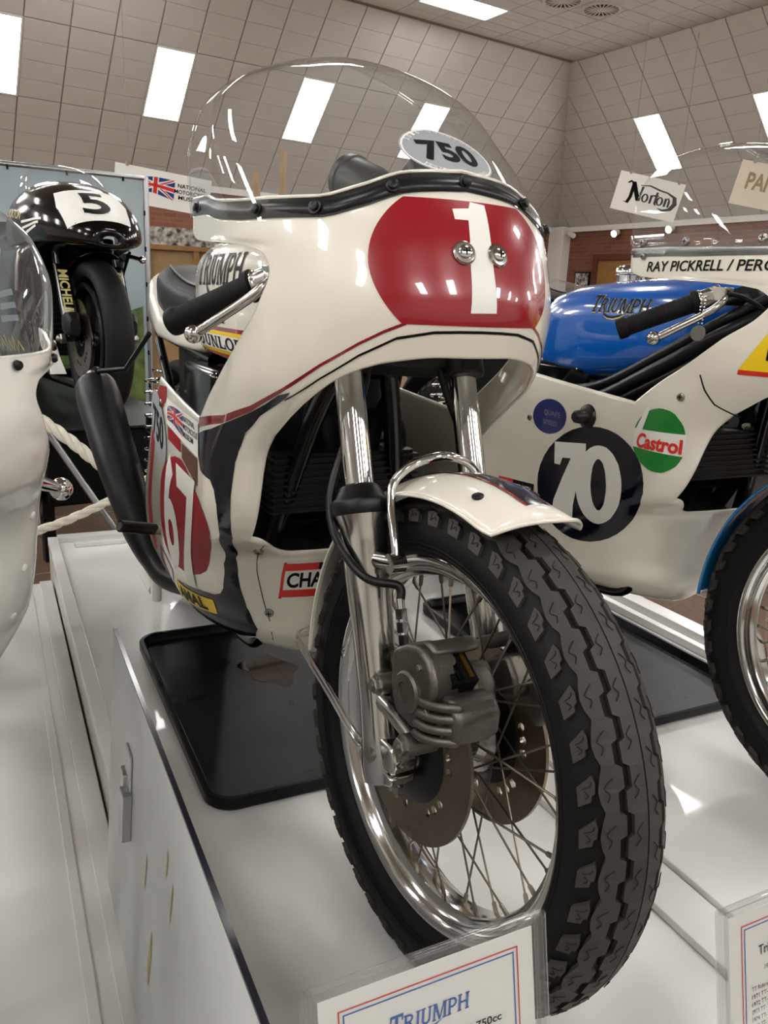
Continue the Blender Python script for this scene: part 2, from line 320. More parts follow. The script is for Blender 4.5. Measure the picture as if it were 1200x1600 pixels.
# sloping ceiling on four sides, flat ceiling in the middle
def slope_matrix(k):
    """local x along the wall, y up the slope, z into the room"""
    if k == 0: o, ax, inn = (0, 0), Vector((1, 0, 0)), Vector((0, 1, 0))
    elif k == 1: o, ax, inn = (0, 0), Vector((0, 1, 0)), Vector((1, 0, 0))
    elif k == 2: o, ax, inn = (SA, 0), Vector((0, 1, 0)), Vector((-1, 0, 0))
    else: o, ax, inn = (0, SB), Vector((1, 0, 0)), Vector((0, -1, 0))
    y = (inn*RUN+Vector((0, 0, RISE))).normalized(); z = ax.cross(y)
    if z.z > 0: z = -z
    return MR @ Matrix(((ax.x, y.x, z.x, o[0]), (ax.y, y.y, z.y, o[1]), (ax.z, y.z, z.z, ZW), (0, 0, 0, 1)))
CW = .55; ROWS = (0, 1.07, 2.16, SL); T_OFF = .012
def clip_poly(poly, f):
    out = []
    for i in range(len(poly)):
        a, b = poly[i], poly[(i+1) % len(poly)]; fa, fb = f(*a), f(*b)
        if fa >= 0: out.append(a)
        if fa*fb < 0: t = fa/(fa-fb); out.append((a[0]+(b[0]-a[0])*t, a[1]+(b[1]-a[1])*t))
    return out
def prism(g, poly, z0, z1, mi=0):
    n = len(poly)
    if n < 3: return
    g.add([(*p, z0) for p in poly]+[(*p, z1) for p in poly], [tuple(range(n))[::-1], tuple(range(n, 2*n))]+[(i, (i+1) % n, n+(i+1) % n, n+i) for i in range(n)], mi)
def tile_mesh(w, h, pads, f=None, ox=0, oy=0):
    """lay-in ceiling tile: base plate and raised pads with grooves between"""
    g = G(); P = [(.007, .007), (w-.007, .007), (w-.007, h-.007), (.007, h-.007)]
    cl = (lambda p: clip_poly(p, lambda x, y: f(x+ox, y+oy))) if f else (lambda p: p)
    prism(g, cl(P), .0, .006, 1); ph = (h-.014)/pads
    for i in range(pads):
        y0 = .007+i*ph; prism(g, cl([(.009, y0+.005), (w-.009, y0+.005), (w-.009, y0+ph-.005), (.009, y0+ph-.005)]), .006, .016, 0)
    return mesh_of('tile', g, ['tile', 'tile_back'], 0) if g.V else None
shared = {}
LIGHTS = []
def ceiling_light(M, w, h, label):
    root = empty('ceiling_light', label, 'ceiling light', M, 'flush light panels in the tiled ceiling')
    k = ('L', round(w, 2), round(h, 2))
    if k not in shared:
        g = G()
        for c, d in (((w/2, .012, .012), (w, .024, .02)), ((w/2, h-.012, .012), (w, .024, .02)), ((.012, h/2, .012), (.024, h-.048, .02)), ((w-.012, h/2, .012), (.024, h-.048, .02))): g.box(c, d)
        g2 = G(); g2.box((w/2, h/2, .014), (w-.048, h-.048, .008)); shared[k] = (mesh_of('frame', g, 'plaster', 0), mesh_of('diffuser', g2, 'light_panel', 0))
    link('frame', shared[k][0], root); link('diffuser', shared[k][1], root)
LL = ['bright light panel in the sloping back ceiling, at the very left edge of the view', 'bright rectangular light panel in the sloping ceiling above the grey backdrop', 'light panel in the sloping ceiling seen through the left half of the clear screen', 'light panel of the back slope seen through the screen above the oval 750 sticker']
LR = ['slanted light panel in the right-hand slope above the black-lettered hanging sign', 'slanted light panel cut by the right edge of the view']
for k in range(4):
    M = slope_matrix(k); L = SA if k in (0, 3) else SB
    g = G(); g.add([(0, 0, 0), (L, 0, 0), (L-RUN, SL, 0), (RUN, SL, 0)], [(0, 1, 2, 3)]); g.add([(0, 0, -.1), (L, 0, -.1), (L-RUN, SL, -.1), (RUN, SL, -.1)], [(0, 1, 2, 3)])
    s = struct('ceiling', g, 'grid' if k < 2 else 'tile', M, ang=0)
    x0 = 8.6-15*CW if k == 0 else (3.13-5*CW if k == 1 else .4)
    nlight = 0
    if k < 2:
        f = lambda x, y: x-y*RUN/SL-.01
        for ci in range(-1, 28 if k == 0 else 25):
            x = x0+ci*CW
            for ri in range(3):
                islight = ri == 1 and (ci-15) % 4 == 0 and k == 0 and ci > 4 or (k == 1 and ri == 1 and (ci-5) % 4 == 0 and ci >= 5)
                h = ROWS[ri+1]-ROWS[ri]
                if islight: continue
                if x-ROWS[ri+1]*RUN/SL > .02:
                    kk = (round(CW, 3), round(h, 3))
                    if kk not in shared: shared[kk] = tile_mesh(CW, h, 4)
                    me = shared[kk]
                else: me = tile_mesh(CW, h, 4, f, x, ROWS[ri])
                if me: link('tile', me, s, T((x, ROWS[ri], 0)))
    cols = [ci for ci in range(0, 44) if (((ci-15) % 4 == 0 and ci > 4) if k == 0 else ((ci-5) % 4 == 0 and ci >= 5) if k == 1 else (ci-5) % 4 == 0 and ci >= 5)]
    for ci in cols:
        x = x0+ci*CW
        if x > L-3: continue
        if k == 0: lab = {19: LL[0], 15: LL[1], 11: LL[2], 7: LL[3]}.get(ci, 'light panel in the sloping ceiling beyond the left of the view')
        elif k == 1: lab = {5: LR[0], 9: LR[1]}.get(ci, 'light panel in the right slope beyond the right of the view')
        else: lab = 'light panel in the sloping ceiling behind the camera'
        ceiling_light(M @ T((x, ROWS[1], 0)), CW, ROWS[2]-ROWS[1], lab)
MC = MR @ Matrix(((1, 0, 0, 0), (0, -1, 0, 0), (0, 0, -1, ZC), (0, 0, 0, 1)))      # flat ceiling: z down
g = G(); g.box((SA/2, -SB/2, -.05), (SA-2*RUN, SB-2*RUN, .1)); s = struct('ceiling', g, 'grid', MC, ang=0)
tm = tile_mesh(.6, .54, 2); FL = []
for i in range(-4, 8):
    for jn in range(-1, 12):
        x, y = 4.8+.6*i, 3.06+.54*jn
        if x < RUN or y < RUN: continue
        if jn == 0 and i in (0, 1): continue
        link('tile', tm, s, T((x, -y-.54, 0)))
for i in range(0, 4):
    for jn in range(0, 4):
        x, y = 4.8+4.8*i, 3.06+4.86*jn
        if x > SA-RUN-1.3 or y > SB-RUN-.6: continue
        ceiling_light(MC @ T((x, -y-.54, 0)), 1.2, .54, 'light panel in the flat ceiling at the top edge of the view' if (i, jn) == (0, 0) else 'light panel in the flat ceiling above and behind the camera')
for x, y, lab in ((4.52, 4.35, 'round slotted ceiling vent cut by the top edge of the view'), (3.90, 4.46, 'round slotted ceiling vent seen whole, right of its twin')):
    root = empty('ceiling_vent', lab, 'vent', MC @ T((x, -y, .016)), 'round ceiling vents')
    g = G(); g.lathe([(.27, 0), (.27, .012), (.235, .02), (.235, .004)], n=36); obj('frame', g, 'tile', root)
    g = G(); g.lathe([(.236, 0), (.236, .005)], n=32); obj('backing', g, 'black_matt', root)
    g = G(); g.lathe([(.07, .004), (.07, .018), (.05, .022)], n=20); obj('hub', g, 'tile', root)
    g = G(); g.box((.155, 0, .013), (.17, .018, .008)); me = mesh_of('slat', g, 'tile', 0)
    for k in range(20): link('slat', me, root, RZ(2*PI*k/20))
# fittings on the right-hand wall (local x of this frame along the wall)
MW = MR @ RZ(PI/2)          # x = along wall_right, y = -(into room)
def onwall(x, z, d=0): return MW @ T((x, -d, z))
g = G(); g.box((.2, -.12, (ZW+ZF)/2), (.42, .24, ZW-ZF)); struct('trim_1', g, 'plaster', MW, ang=0, bevel=.01)
g = G(); g.box((6, -.03, ZW-.05), (12, .06, .1)); struct('trim_2', g, 'plaster', MW, ang=0)
g = G(); g.box((SA/2, .03, ZW-.05), (SA, .06, .1)); struct('trim_3', g, 'plaster', MR, ang=0)
d1 = struct('door_1', G().box((1.85, -.02, .80), (1.1, .04, 2.2)), 'wood', MW, ang=0)
for x0, x1, z0, z1 in ((1.18, 1.30, ZF, 2.02), (2.40, 2.52, ZF, 2.02), (1.30, 2.40, 1.90, 2.02)): obj('door_frame', G().box(((x0+x1)/2, -.04, (z0+z1)/2), (x1-x0, .08, z1-z0)), 'dark_wood', d1, 0)
obj('pane', G().box((1.99, -.045, 1.52), (.13, .02, .5)), 'dark_glass', d1, 0); obj('meeting_edge', G().box((2.22, -.045, .8), (.05, .02, 2.2)), 'dark_wood', d1, 0)
r = empty('picture_frame', 'small framed picture on the brick wall beside the brown door', 'picture', onwall(.88, 1.42))
obj('frame', G().box((0, -.02, 0), (.42, .04, .52)), 'black_satin', r, 0); obj('print', G().box((0, -.043, 0), (.36, .006, .46)), 'crowd_print', r, 0)
r = empty('security_camera', 'small white wall camera beside the corner pillar', 'security camera', onwall(.52, 2.42))
g = G(); g.cyl((0, 0, 0), (.02, -.16, .02), .025); obj('bracket', g, 'plaster', r); g = G(); g.tube([(-.02, -.16, .02), (.16, -.2, -.03)], [.05, .055], 14); obj('body', g, 'plaster', r)
for x, z, lab in ((1.75, 2.40, 'lit spotlight under the ceiling edge, left of the clear screen'), (3.05, 2.42, 'lit spotlight under the ceiling edge, seen through the other clear screen')):
    r = empty('spotlight', lab, 'spotlight', onwall(x, z)); g = G(); g.lathe([(.05, 0), (.06, .05), (.07, .13)], (0, -.06, .03), (0, -1, -.35), 16); obj('housing', g, 'plaster', r)
    g = G(); g.lathe([(.062, .131), (.062, .136)], (0, -.06, .03), (0, -1, -.35), 16); obj('lens', g, 'spot_lens', r)
# ---------------------------------------------------------------- fairing surface (pure maths)
def pchip(xs, ys):
    xs = np.array(xs, float); ys = np.array(ys, float)
    if xs[0] > xs[-1]: xs = xs[::-1]; ys = ys[::-1]
    h = np.diff(xs); d = np.diff(ys) / h; m = np.zeros(len(xs))
    for i in range(1, len(xs) - 1):
        if d[i-1] * d[i] > 0:
            w1 = 2*h[i] + h[i-1]; w2 = h[i] + 2*h[i-1]
            m[i] = (w1 + w2) / (w1/d[i-1] + w2/d[i])
    m[0] = d[0]; m[-1] = d[-1]
    def f(x):
        x = min(max(x, xs[0]), xs[-1]); i = min(max(int(np.searchsorted(xs, x)) - 1, 0), len(h) - 1)
        t = (x - xs[i]) / h[i]
        return float((1+2*t)*(1-t)**2*ys[i] + t*(1-t)**2*h[i]*m[i] + t*t*(3-2*t)*ys[i+1] + t*t*(t-1)*h[i]*m[i+1])
    return f
class Fairing:
    """right-hand half of a racing fairing: S(w, z); w 0 = nose line, 1 = full width, beyond = straight back"""
    def __init__(s, tab, back, low, top, arch, tap=.25):
        t = np.array(tab); z = t[:, 0]
        s.xc = pchip(z, t[:, 1]); s.a = pchip(z, t[:, 2]); s.b = pchip(z, t[:, 3]); s.n = pchip(z, t[:, 4])
        s.back = pchip(*zip(*back)); s.low = pchip(*zip(*low)); s.ztop = pchip(*zip(*top)); s.arch = pchip(*zip(*arch)); s.tap = tap
    def S(s, w, z, sg=-1):
        xc, b = s.xc(z), s.b(z)
        if w <= 1:
            th = w * math.pi / 2; e = 2 / s.n(z)
            return (xc + s.a(z) * max(math.cos(th), 0) ** e, sg * b * math.sin(th) ** e, z)
        d = (w - 1) * .3
        return (xc - d, sg * b * (1 - s.tap * d * d), z)
    def wx(s, x, z):                       # w on the flank for a given x
        xc = s.xc(z)
        if x <= xc: return 1 + (xc - x) / .3
        return math.acos(min(1, ((x - xc) / s.a(z))) ** (s.n(z) / 2)) * 2 / math.pi
    def wy(s, y, z):                       # w on the nose for a given |y|
        return math.asin(min(1, abs(y) / s.b(z)) ** (s.n(z) / 2)) * 2 / math.pi
    def nrm(s, w, z, sg=-1):
        e = 1e-3
        p = np.array(s.S(w + e, z, sg)) - np.array(s.S(max(w - e, 0), z, sg)); q = np.array(s.S(w, z + e, sg)) - np.array(s.S(w, z - e, sg))
        n = np.cross(p, q) * sg; l = np.linalg.norm(n)
        n = n / l if l > 1e-12 else np.array((1, 0, 0))
        return n
    def at(s, w, z, off=0., sg=None):      # signed w: negative = right side (-y), positive = left
        if sg is None: sg = -1 if w < 0 else 1
        p = np.array(s.S(abs(w), z, sg)); n = s.nrm(max(abs(w), .004), z, sg)
        if abs(w) < .02: n = n * np.array((1, abs(w) / .02, 1)); n /= np.linalg.norm(n)
        return p + n * off
TAB = [  # z, xc, a, b, exponent
 (1.06, -.33, .26, .226, 2), (1.04, -.33, .275, .229, 2), (1.00, -.32, .29, .232, 2), (.96, -.31, .298, .233, 2), (.90, -.30, .305, .233, 2), (.85, -.305, .30, .234, 2),
 (.80, -.32, .285, .236, 2), (.76, -.345, .25, .238, 2), (.72, -.37, .21, .24, 2), (.68, -.385, .175, .241, 2), (.60, -.40, .15, .241, 2), (.54, -.43, .14, .239, 2.1),
 (.50, -.48, .125, .237, 2.3), (.46, -.53, .15, .235, 2.3), (.42, -.58, .19, .232, 2.3), (.37, -.66, .26, .227, 2.3), (.33, -.72, .32, .219, 2.3), (.305, -.76, .345, .206, 2.3), (.284, -.80, .37, .180, 2.2), (.27, -.82, .375, .14, 2), (.262, -.84, .37, .08, 2), (.26, -.85, .35, .02, 2)]
BACK = [(.72, -.41), (.76, -.36), (.80, -.30), (.85, -.235), (.90, -.185), (.935, -.168), (.96, -.185), (.97, -.23), (.977, -.33), (.984, -.44), (.995, -.475), (1.06, -.48)]
LOW = [(.745, -.79), (.70, -.84), (.66, -.89), (.59, -.96), (.50, -1.04), (.42, -1.07), (.37, -1.05), (.33, -1.01), (.305, -.97), (.284, -.94), (.26, -.90)]
TOP = [(0, 1.04), (.2, 1.033), (.37, 1.013), (.5, 1.002), (.78, 1.002), (1, 1.008), (1.25, 1.02), (1.5, 1.022)]
ARCH = [(0, .846), (.12, .846), (.28, .838), (.40, .82), (.47, .795), (.505, .765), (.53, .72)]
FAIR = Fairing(TAB, BACK, LOW, TOP, ARCH)
def fairing_mesh(F, name, mats=('cream',)):
    bm = bmesh.new(); W1 = .53; N1, N2, N3 = 32, 40, 36
    def patch(cols, rows, fn):
        for sg in (-1, 1):
            V = [[bm.verts.new(fn(i, j, sg)) for j in range(cols+1)] for i in range(rows+1)]
            for i in range(rows):
                for j in range(cols):
                    q = (V[i][j], V[i][j+1], V[i+1][j+1], V[i+1][j])
                    try: bm.faces.new(q if sg < 0 else q[::-1])
                    except ValueError: pass
    wA = lambda z: F.wx(F.back(z), z)
    NA = 64
    def A(i, j, sg):
        v = i/NA
        if j <= N1: w = W1*j/N1; z0 = F.arch(w); z = z0+(F.ztop(w)-z0)*v
        else:
            t = (j-N1)/N2; wt = W1+(wA(1.01)-W1)*t; z = .72+(F.ztop(wt)-.72)*v; w = W1+(wA(z)-W1)*t
        return F.S(w, z, sg)
    patch(N1+N2, NA, A)
    def wB(j, z):
        wm = F.wx(-.41, max(z, .54))
        if j <= N2: return W1+(wm-W1)*j/N2
        return wm+(F.wx(F.low(z), z)-wm)*(j-N2)/N3
    def Bf(i, j, sg):
        zt = .72 if j <= N2 else .72+.025*(j-N2)/N3
        z = zt+(.54-zt)*i/24; return F.S(wB(j, z), z, sg)
    patch(N2+N3, 24, Bf)
    def Cf(i, j, sg):
        v = (i/48)**.85
        if j <= N1:
            w = W1*j/N1; k = min(max((w-.25)/.28, 0), 1); zt = .50+.04*k*k*(3-2*k)
        else: zt = .54; w = None
        z = zt+(.26-zt)*v
        if w is None: w = wB(j-N1, z)
        return F.S(w, z, sg)
    patch(N1+N2+N3, 48, Cf)
    bmesh.ops.remove_doubles(bm, verts=bm.verts[:], dist=.0004)
    bmesh.ops.recalc_face_normals(bm, faces=bm.faces[:])
    c = sum((f.normal.dot(f.calc_center_median()-Vector((-.45, 0, .65))) for f in bm.faces), 0)
    if c < 0: bmesh.ops.reverse_faces(bm, faces=bm.faces[:])
    me = bpy.data.meshes.new(name); bm.to_mesh(me); bm.free()
    for m in mats: me.materials.append(MATS[m])
    me.polygons.foreach_set('use_smooth', [True]*len(me.polygons)); return me
def fair_obj(me, parent):
    o = link('fairing', me, parent); md = o.modifiers.new('thickness', 'SOLIDIFY'); md.thickness = .004; md.offset = -1; return o
SCB = pchip([0, .3, .55, .75, .9, 1], [1, 1.017, .955, .768, .417, .02]); SCX = pchip([0, .3, .55, .75, .9, 1], [1, .785, .581, .451, .255, .0])
SXR, SZT = -.48, 1.273
def screen_pt(F, w, v, off=.0025):
    b = F.at(w, F.ztop(abs(w))-.004, off); return Vector((SXR+(b[0]-SXR)*SCX(v), b[1]*SCB(v), b[2]+(getattr(F, "szt", SZT)-b[2])*v))
def screen_mesh(F, name):
    wE = F.wx(SXR+.002, 1.02); g = G(); rows = []
    for i in range(31):
        v = 1-(1-i/30)**1.35; rows.append([screen_pt(F, -wE+2*wE*k/80, v) for k in range(81)])
    g.loft(rows, closed=False); me = mesh_of(name, g, 'screen', 60); return me
def screw(parent, p, n, r=.006, h=.003, m='steel', name='screw'):
    g = G(); g.lathe([(r, -.001), (r, h*.4), (r*.75, h*.85), (r*.25, h)], p, n, 14); x, y, z = fr(n); q = Vector(p)+Vector(n).normalized()*h*.92
    R3 = Matrix((x, y, z)).transposed(); g.box(q, (r*1.1, r*.22, h*.3), R3, 1); g.box(q, (r*.22, r*1.1, h*.3), R3, 1)
    return obj(name, g, [m, 'ink'], parent)
# ================================================================ the white racing motorcycle in the middle
BIKE = empty('racing_motorcycle', 'cream racing motorcycle with red oval number 1 on its nose fairing', 'motorcycle')
FM = fairing_mesh(FAIR, 'fairing'); fo = fair_obj(FM, BIKE)
wz = lambda pts: [(FAIR.S(w, z)[0], z) for w, z in pts]                     # flank points as (x, z)
flank = lambda u, v, off: FAIR.at(-FAIR.wx(u, v), v, off)
nose = lambda u, v, off: FAIR.at(math.copysign(max(FAIR.wy(u, v), 1e-4), u), v, off)
wmap = lambda u, v, off: FAIR.at(u, v, off)
def dec(name, polys, mp, m, off=.0008, grid=.012): return poly_decal(name, polys, mp, m, fo, grid, off)
NAVY = [(-.414, .694), (-.417, .658), (-.405, .638), (-.362, .631), (-.355, .617), (-.355, .593), (-.361, .567), (-.371, .54), (-.402, .505), (-.430, .47), (-.446, .442), (-.462, .414), (-.476, .399), (-.492, .392), (-.511, .390), (-.543, .387), (-.593, .379), (-.671, .361), (-.696, .331), (-.700, .310), (-.68, .300), (-.64, .296), (-.58, .296), (-.53, .300), (-.493, .306), (-.463, .314), (-.446, .335), (-.448, .355), (-.448, .379), (-.439, .411), (-.427, .448), (-.407, .486), (-.355, .537), (-.342, .565), (-.333, .591), (-.324, .62), (-.316, .645), (-.307, .669), (-.295, .688), (-.267, .719), (-.222, .75), (-.164, .780), (-.15, .790), (-.17, .784), (-.20, .769), (-.235, .753), (-.285, .734), (-.345, .713), (-.39, .702)]
dec('navy_panel', [NAVY], flank, 'navy')
U = [(.251, .887), (.315, .876), (.387, .860), (.496, .831), (.607, .794), (.703, .763), (.836, .740), (1.138, .720)]; Lw = [(.251, .883), (.315, .872), (.387, .856), (.493, .827), (.601, .788), (.690, .754), (.817, .728), (1.111, .705)]
BK = [(.0, .8785), (.08, .878), (.162, .8765), (.274, .868), (.38, .845), (.483, .813), (.573, .779)]
for s in (-1, 1):
    dec('red_stripe', [[(s*U[i][0], U[i][1]), (s*U[i+1][0], U[i+1][1]), (s*Lw[i+1][0], Lw[i+1][1]), (s*Lw[i][0], Lw[i][1])] for i in range(len(U)-1)], wmap, 'stripe_red', .0008, .05)
    dec('black_stripe', [[(s*BK[i][0], BK[i][1]+.0008), (s*BK[i+1][0], BK[i+1][1]+.0008), (s*BK[i+1][0], BK[i+1][1]-.0026), (s*BK[i][0], BK[i][1]-.0026)] for i in range(len(BK)-1)], wmap, 'ink', .0008, .05)
ov = [p for p in ell(0, .95, .125, .1, 0, 96)]
ov = clip_poly(clip_poly(ov, lambda y, z: z-.884), lambda y, z: (FAIR.ztop(FAIR.wy(y, 1.02))-.004)-z)
dec('red_oval', [ov], nose, 'red', .0009, .01)
dec('number_one', [[(-.0187, .899), (.0168, .900), (.0165, .96), (.0205, 1.024), (.0, 1.026), (-.004, 1.018), (-.026, 1.016), (-.026, 1.004), (-.0085, 1.004), (-.0150, .95)]], nose, 'white_decal', .0016, .01)
for y in (-.0215, .0245):
    p = nose(y, .966, .001); n = FAIR.nrm(FAIR.wy(y, .966), .966, -1 if y < 0 else 1)
    g = G(); g.lathe([(.0145, 0), (.0145, .002), (.0125, .004), (.010, .0042)], p, n, 24); obj('washer', g, 'alloy', fo); screw(fo, Vector(p)+Vector(n)*.004, n, .0085, .004, 'chrome', 'screw')
dec('red_band', [[(-.70, .735), (-.79, .728), (-.85, .67), (-.92, .60), (-.975, .52), (-1.01, .44), (-1.0, .38), (-.94, .345), (-.90, .355), (-.94, .40), (-.955, .45), (-.93, .52), (-.87, .60), (-.80, .66), (-.70, .712)]], flank, 'red_vinyl', .0008)
OV = [(-.608, .621), (-.66, .608), (-.703, .593), (-.756, .565), (-.785, .539), (-.801, .504), (-.804, .472), (-.796, .437), (-.771, .407), (-.724, .395), (-.662, .396), (-.579, .41), (-.527, .421), (-.496, .432), (-.475, .444), (-.456, .464), (-.434, .491), (-.408, .516), (-.391, .538), (-.389, .555), (-.396, .574), (-.42, .587), (-.454, .6), (-.49, .613), (-.52, .621), (-.555, .626)]
dec('number_oval', [OV], flank, 'red_vinyl', .0016)
text_decal('race_number', '67', flank, 'white_decal', -.592, .505, .31, .21, fo, bold=.025, grid=.012, off=.0026)
dec('number_sticker', [ell(-.80, .645, .105, .062, -.35)], flank, 'grey_decal', .0018); text_decal('sticker_number', '750', flank, 'ink', -.80, .645, .14, .062, fo, bold=.02, rot=-.12, grid=.012, off=.0026)
dec('red_patch', [[(-.68, .664), (-.555, .664), (-.555, .637), (-.68, .640)]], flank, 'red_vinyl', .0010); dec('dark_patch', [[(-.545, .656), (-.425, .652), (-.425, .606), (-.545, .63)]], flank, 'dark_wood', .0010)
dec('museum_sticker', [[(-.69, .716), (-.413, .712), (-.413, .655), (-.69, .668)]], flank, 'white_decal', .0018)
union_jack('sticker_flag', flank, fo, -.60, .688, .15, .040, .012, .0026)
for k, s in enumerate(('NATIONAL', 'MOTORCYCLE', 'MUSEUM')): text_decal('sticker_text', s, flank, 'ink', (-.478, -.468, -.484)[k], .702-.013*k, (.085, .105, .075)[k], .009, fo, bold=.015, grid=.02, off=.0026)
dec('maker_sticker', [[(-.69, .360), (-.505, .378), (-.512, .346), (-.69, .322)]], flank, 'yellow', .0018); text_decal('maker_name', 'AMAL', flank, 'ink', -.60, .352, .135, .024, fo, bold=.04, shear=.2, rot=.13, grid=.012, off=.0026)
dec('torn_sticker', [[(-.86, .35), (-.74, .33), (-.72, .365), (-.84, .385)]], flank, 'red', .0013)
CH = [(-.108, .403), (.06, .403), (.06, .478), (-.108, .478)]
dec('sponsor_sticker', [CH], nose, 'white_decal', .0010)
for u0, u1, m in ((-.105, -.047, 'decal_red'), (-.047, .002, 'ink'), (.002, .057, 'decal_red')):
    for z0, z1 in ((.460, .475), (.406, .421)): dec('sponsor_band', [[(u0, z0), (u1, z0), (u1, z1), (u0, z1)]], nose, m, .0016)
dec('sponsor_band', [[(-.108, .403), (-.103, .403), (-.103, .478), (-.108, .478)]], nose, 'decal_red', .0016)
text_decal('sponsor_name', 'CHAMPION', nose, 'ink', -.022, .4405, .152, .028, fo, bold=.03, grid=.012, off=.0016)
SEAM = [(.435, .525), (.42, .50), (.40, .46), (.36, .41), (.315, .36), (.30, .31)]
dec('seam', stroke([(-a*1, b) for a, b in SEAM], .004), wmap, 'ink', .0006, .03)
for w, z in ((-.425, .506), (-.315, .372), (-2.25, .697)):
    p = FAIR.at(w, z, .001); n = FAIR.nrm(abs(w), z); screw(fo, p, n, .0085, .004, 'steel', 'fastener')
# screen, its black strip and the bolts along it
sm = link('windscreen', screen_mesh(FAIR, 'windscreen'), BIKE)
wE = FAIR.wx(SXR+.004, 1.02); g = G()
rows = [[FAIR.at(-wE+2*wE*k/80, FAIR.ztop(abs(-wE+2*wE*k/80))+dz, off) for k in range(81)] for dz, off in ((-.001, .0012), (.010, .0016), (.0215, .0012))]
g.loft(rows, closed=False); o = obj('screen_strip', g, 'strip', sm, 60, solid=.002)
g = G(); g.tube([Vector(FAIR.at(-wE+2*wE*k/80, FAIR.ztop(abs(-wE+2*wE*k/80))+.0235, .0)) for k in range(81)], .0026, 6); obj('screen_lip', g, 'cream', fo, 60)
g = G(); g.tube([screen_pt(FAIR, s*wE, 1-(1-i/30)**1.35) for s in (-1,) for i in range(31)]+[screen_pt(FAIR, wE, 1-(1-i/30)**1.35) for i in range(29, -1, -1)], .0022, 6); obj('screen_edge', g, 'acrylic', sm, 60)
for w in (-1.36, -.725, -.505, -.251, .0, .276, .505, .725, 1.36):
    z = FAIR.ztop(abs(w))+.009; p = FAIR.at(w, z, .003); n = FAIR.nrm(max(abs(w), .01), z, -1 if w < 0 else 1)
    if abs(w) < .01: n = np.array((1, 0, .1))
    g = G(); g.lathe([(.0085, 0), (.0085, .002), (.006, .0025), (.006, .006), (.004, .007)], p, n, 12); obj('bolt', g, 'black_satin', sm)
# oval 750 sticker on the screen
def scr_map(u, v, off):
    p = screen_pt(FAIR, u, v); a = screen_pt(FAIR, u+.01, v)-p; b = screen_pt(FAIR, u, v+.01)-p; return p+a.cross(b).normalized()*off
poly_decal('sticker', [ell(.03, .235, .180, .140, 0, 48)], scr_map, 'grey_decal', sm, .03, .0008); poly_decal('sticker_ring', ringp(.03, .235, .175, .135, .007), scr_map, 'white_decal', sm, .03, .0012)
text_decal('sticker_number', '750', scr_map, 'ink', .03, .237, .225, .108, sm, bold=.035, grid=.03, off=.0014)
for s, a0, a1, rr in (('2016 GOODWOOD', 150, 30, .87), ('FESTIVAL OF SPEED', 222, 318, .87)):
    for k, c in enumerate(s):
        if c == ' ': continue
        a = math.radians(a0+(a1-a0)*k/(len(s)-1)); t = a-PI/2 if a0 < 180 else a+PI/2
        text_decal('sticker_letter', c, scr_map, 'white_decal', .03+.180*rr*math.cos(a), .235+.140*rr*math.sin(a), .013, .017, sm, rot=t, grid=0, off=.0014)
# ---------------------------------------------------------------- spoked wheel (local: centre at origin, axle along y, -y = bike's right)
RC, TW, TH = .283, .0565, .048          # tyre section: centre radius, half width, half height
def tyre_pt(al, ph, h=0.):
    r = RC+(TH+h)*math.cos(al); y = (TW+h)*math.sin(al); return Vector((r*math.cos(ph), y, r*math.sin(ph)))
def ring_y(prof, n=96, mi=0, g=None):
    """closed profile of (radius, y) turned about the y axis"""
    g = g or G(); g.loft([[Vector((r*math.cos(2*PI*k/n), y, r*math.sin(2*PI*k/n))) for r, y in prof] for k in range(n)], True, False, True, mi); return g
TYRE_PROF = [(.249, -.031), (.254, -.040)]+[(RC+TH*math.cos(a), TW*math.sin(a)) for a in [math.radians(-120+240*i/28) for i in range(29)]]+[(.254, .040), (.249, .031), (.246, 0)]
ME = {}
ME['carcass'] = mesh_of('tyre', ring_y(TYRE_PROF, 128), 'rubber', 50)
def side_ring():
    g = G()
    for s in (-1, 1):
        for a in (104, 112): 
            al = math.radians(a)*s; g.tube([tyre_pt(al, 2*PI*k/96, .0002) for k in range(96)], .0009, 5, loop=True)
    return g
ME['bead_line'] = mesh_of('bead_line', side_ring(), 'rubber', 60)
def extrude_tread(g, poly, ph0, flip, h=.0062, mi=0):
    """poly in (pitch fraction, alpha degrees); raised block following the tyre section, sides slightly drafted"""
    n = len(poly); P = []
    for hh, k in ((-.001, 1.0), (h, 1.0)):
        cx = sum(p[0] for p in poly)/n; ca = sum(p[1] for p in poly)/n
        for f, a in poly:
            f2, a2 = cx+(f-cx)*k, ca+(a-ca)*k; P.append(tyre_pt(math.radians(-a2 if flip else a2), ph0+f2*PITCH, hh))
    fs = [tuple(range(n, 2*n))]+[(i, (i+1) % n, n+(i+1) % n, n+i) for i in range(n)]; g.add(P, fs, mi)
NT = 44; PITCH_N = NT; PITCH = 2*PI/NT
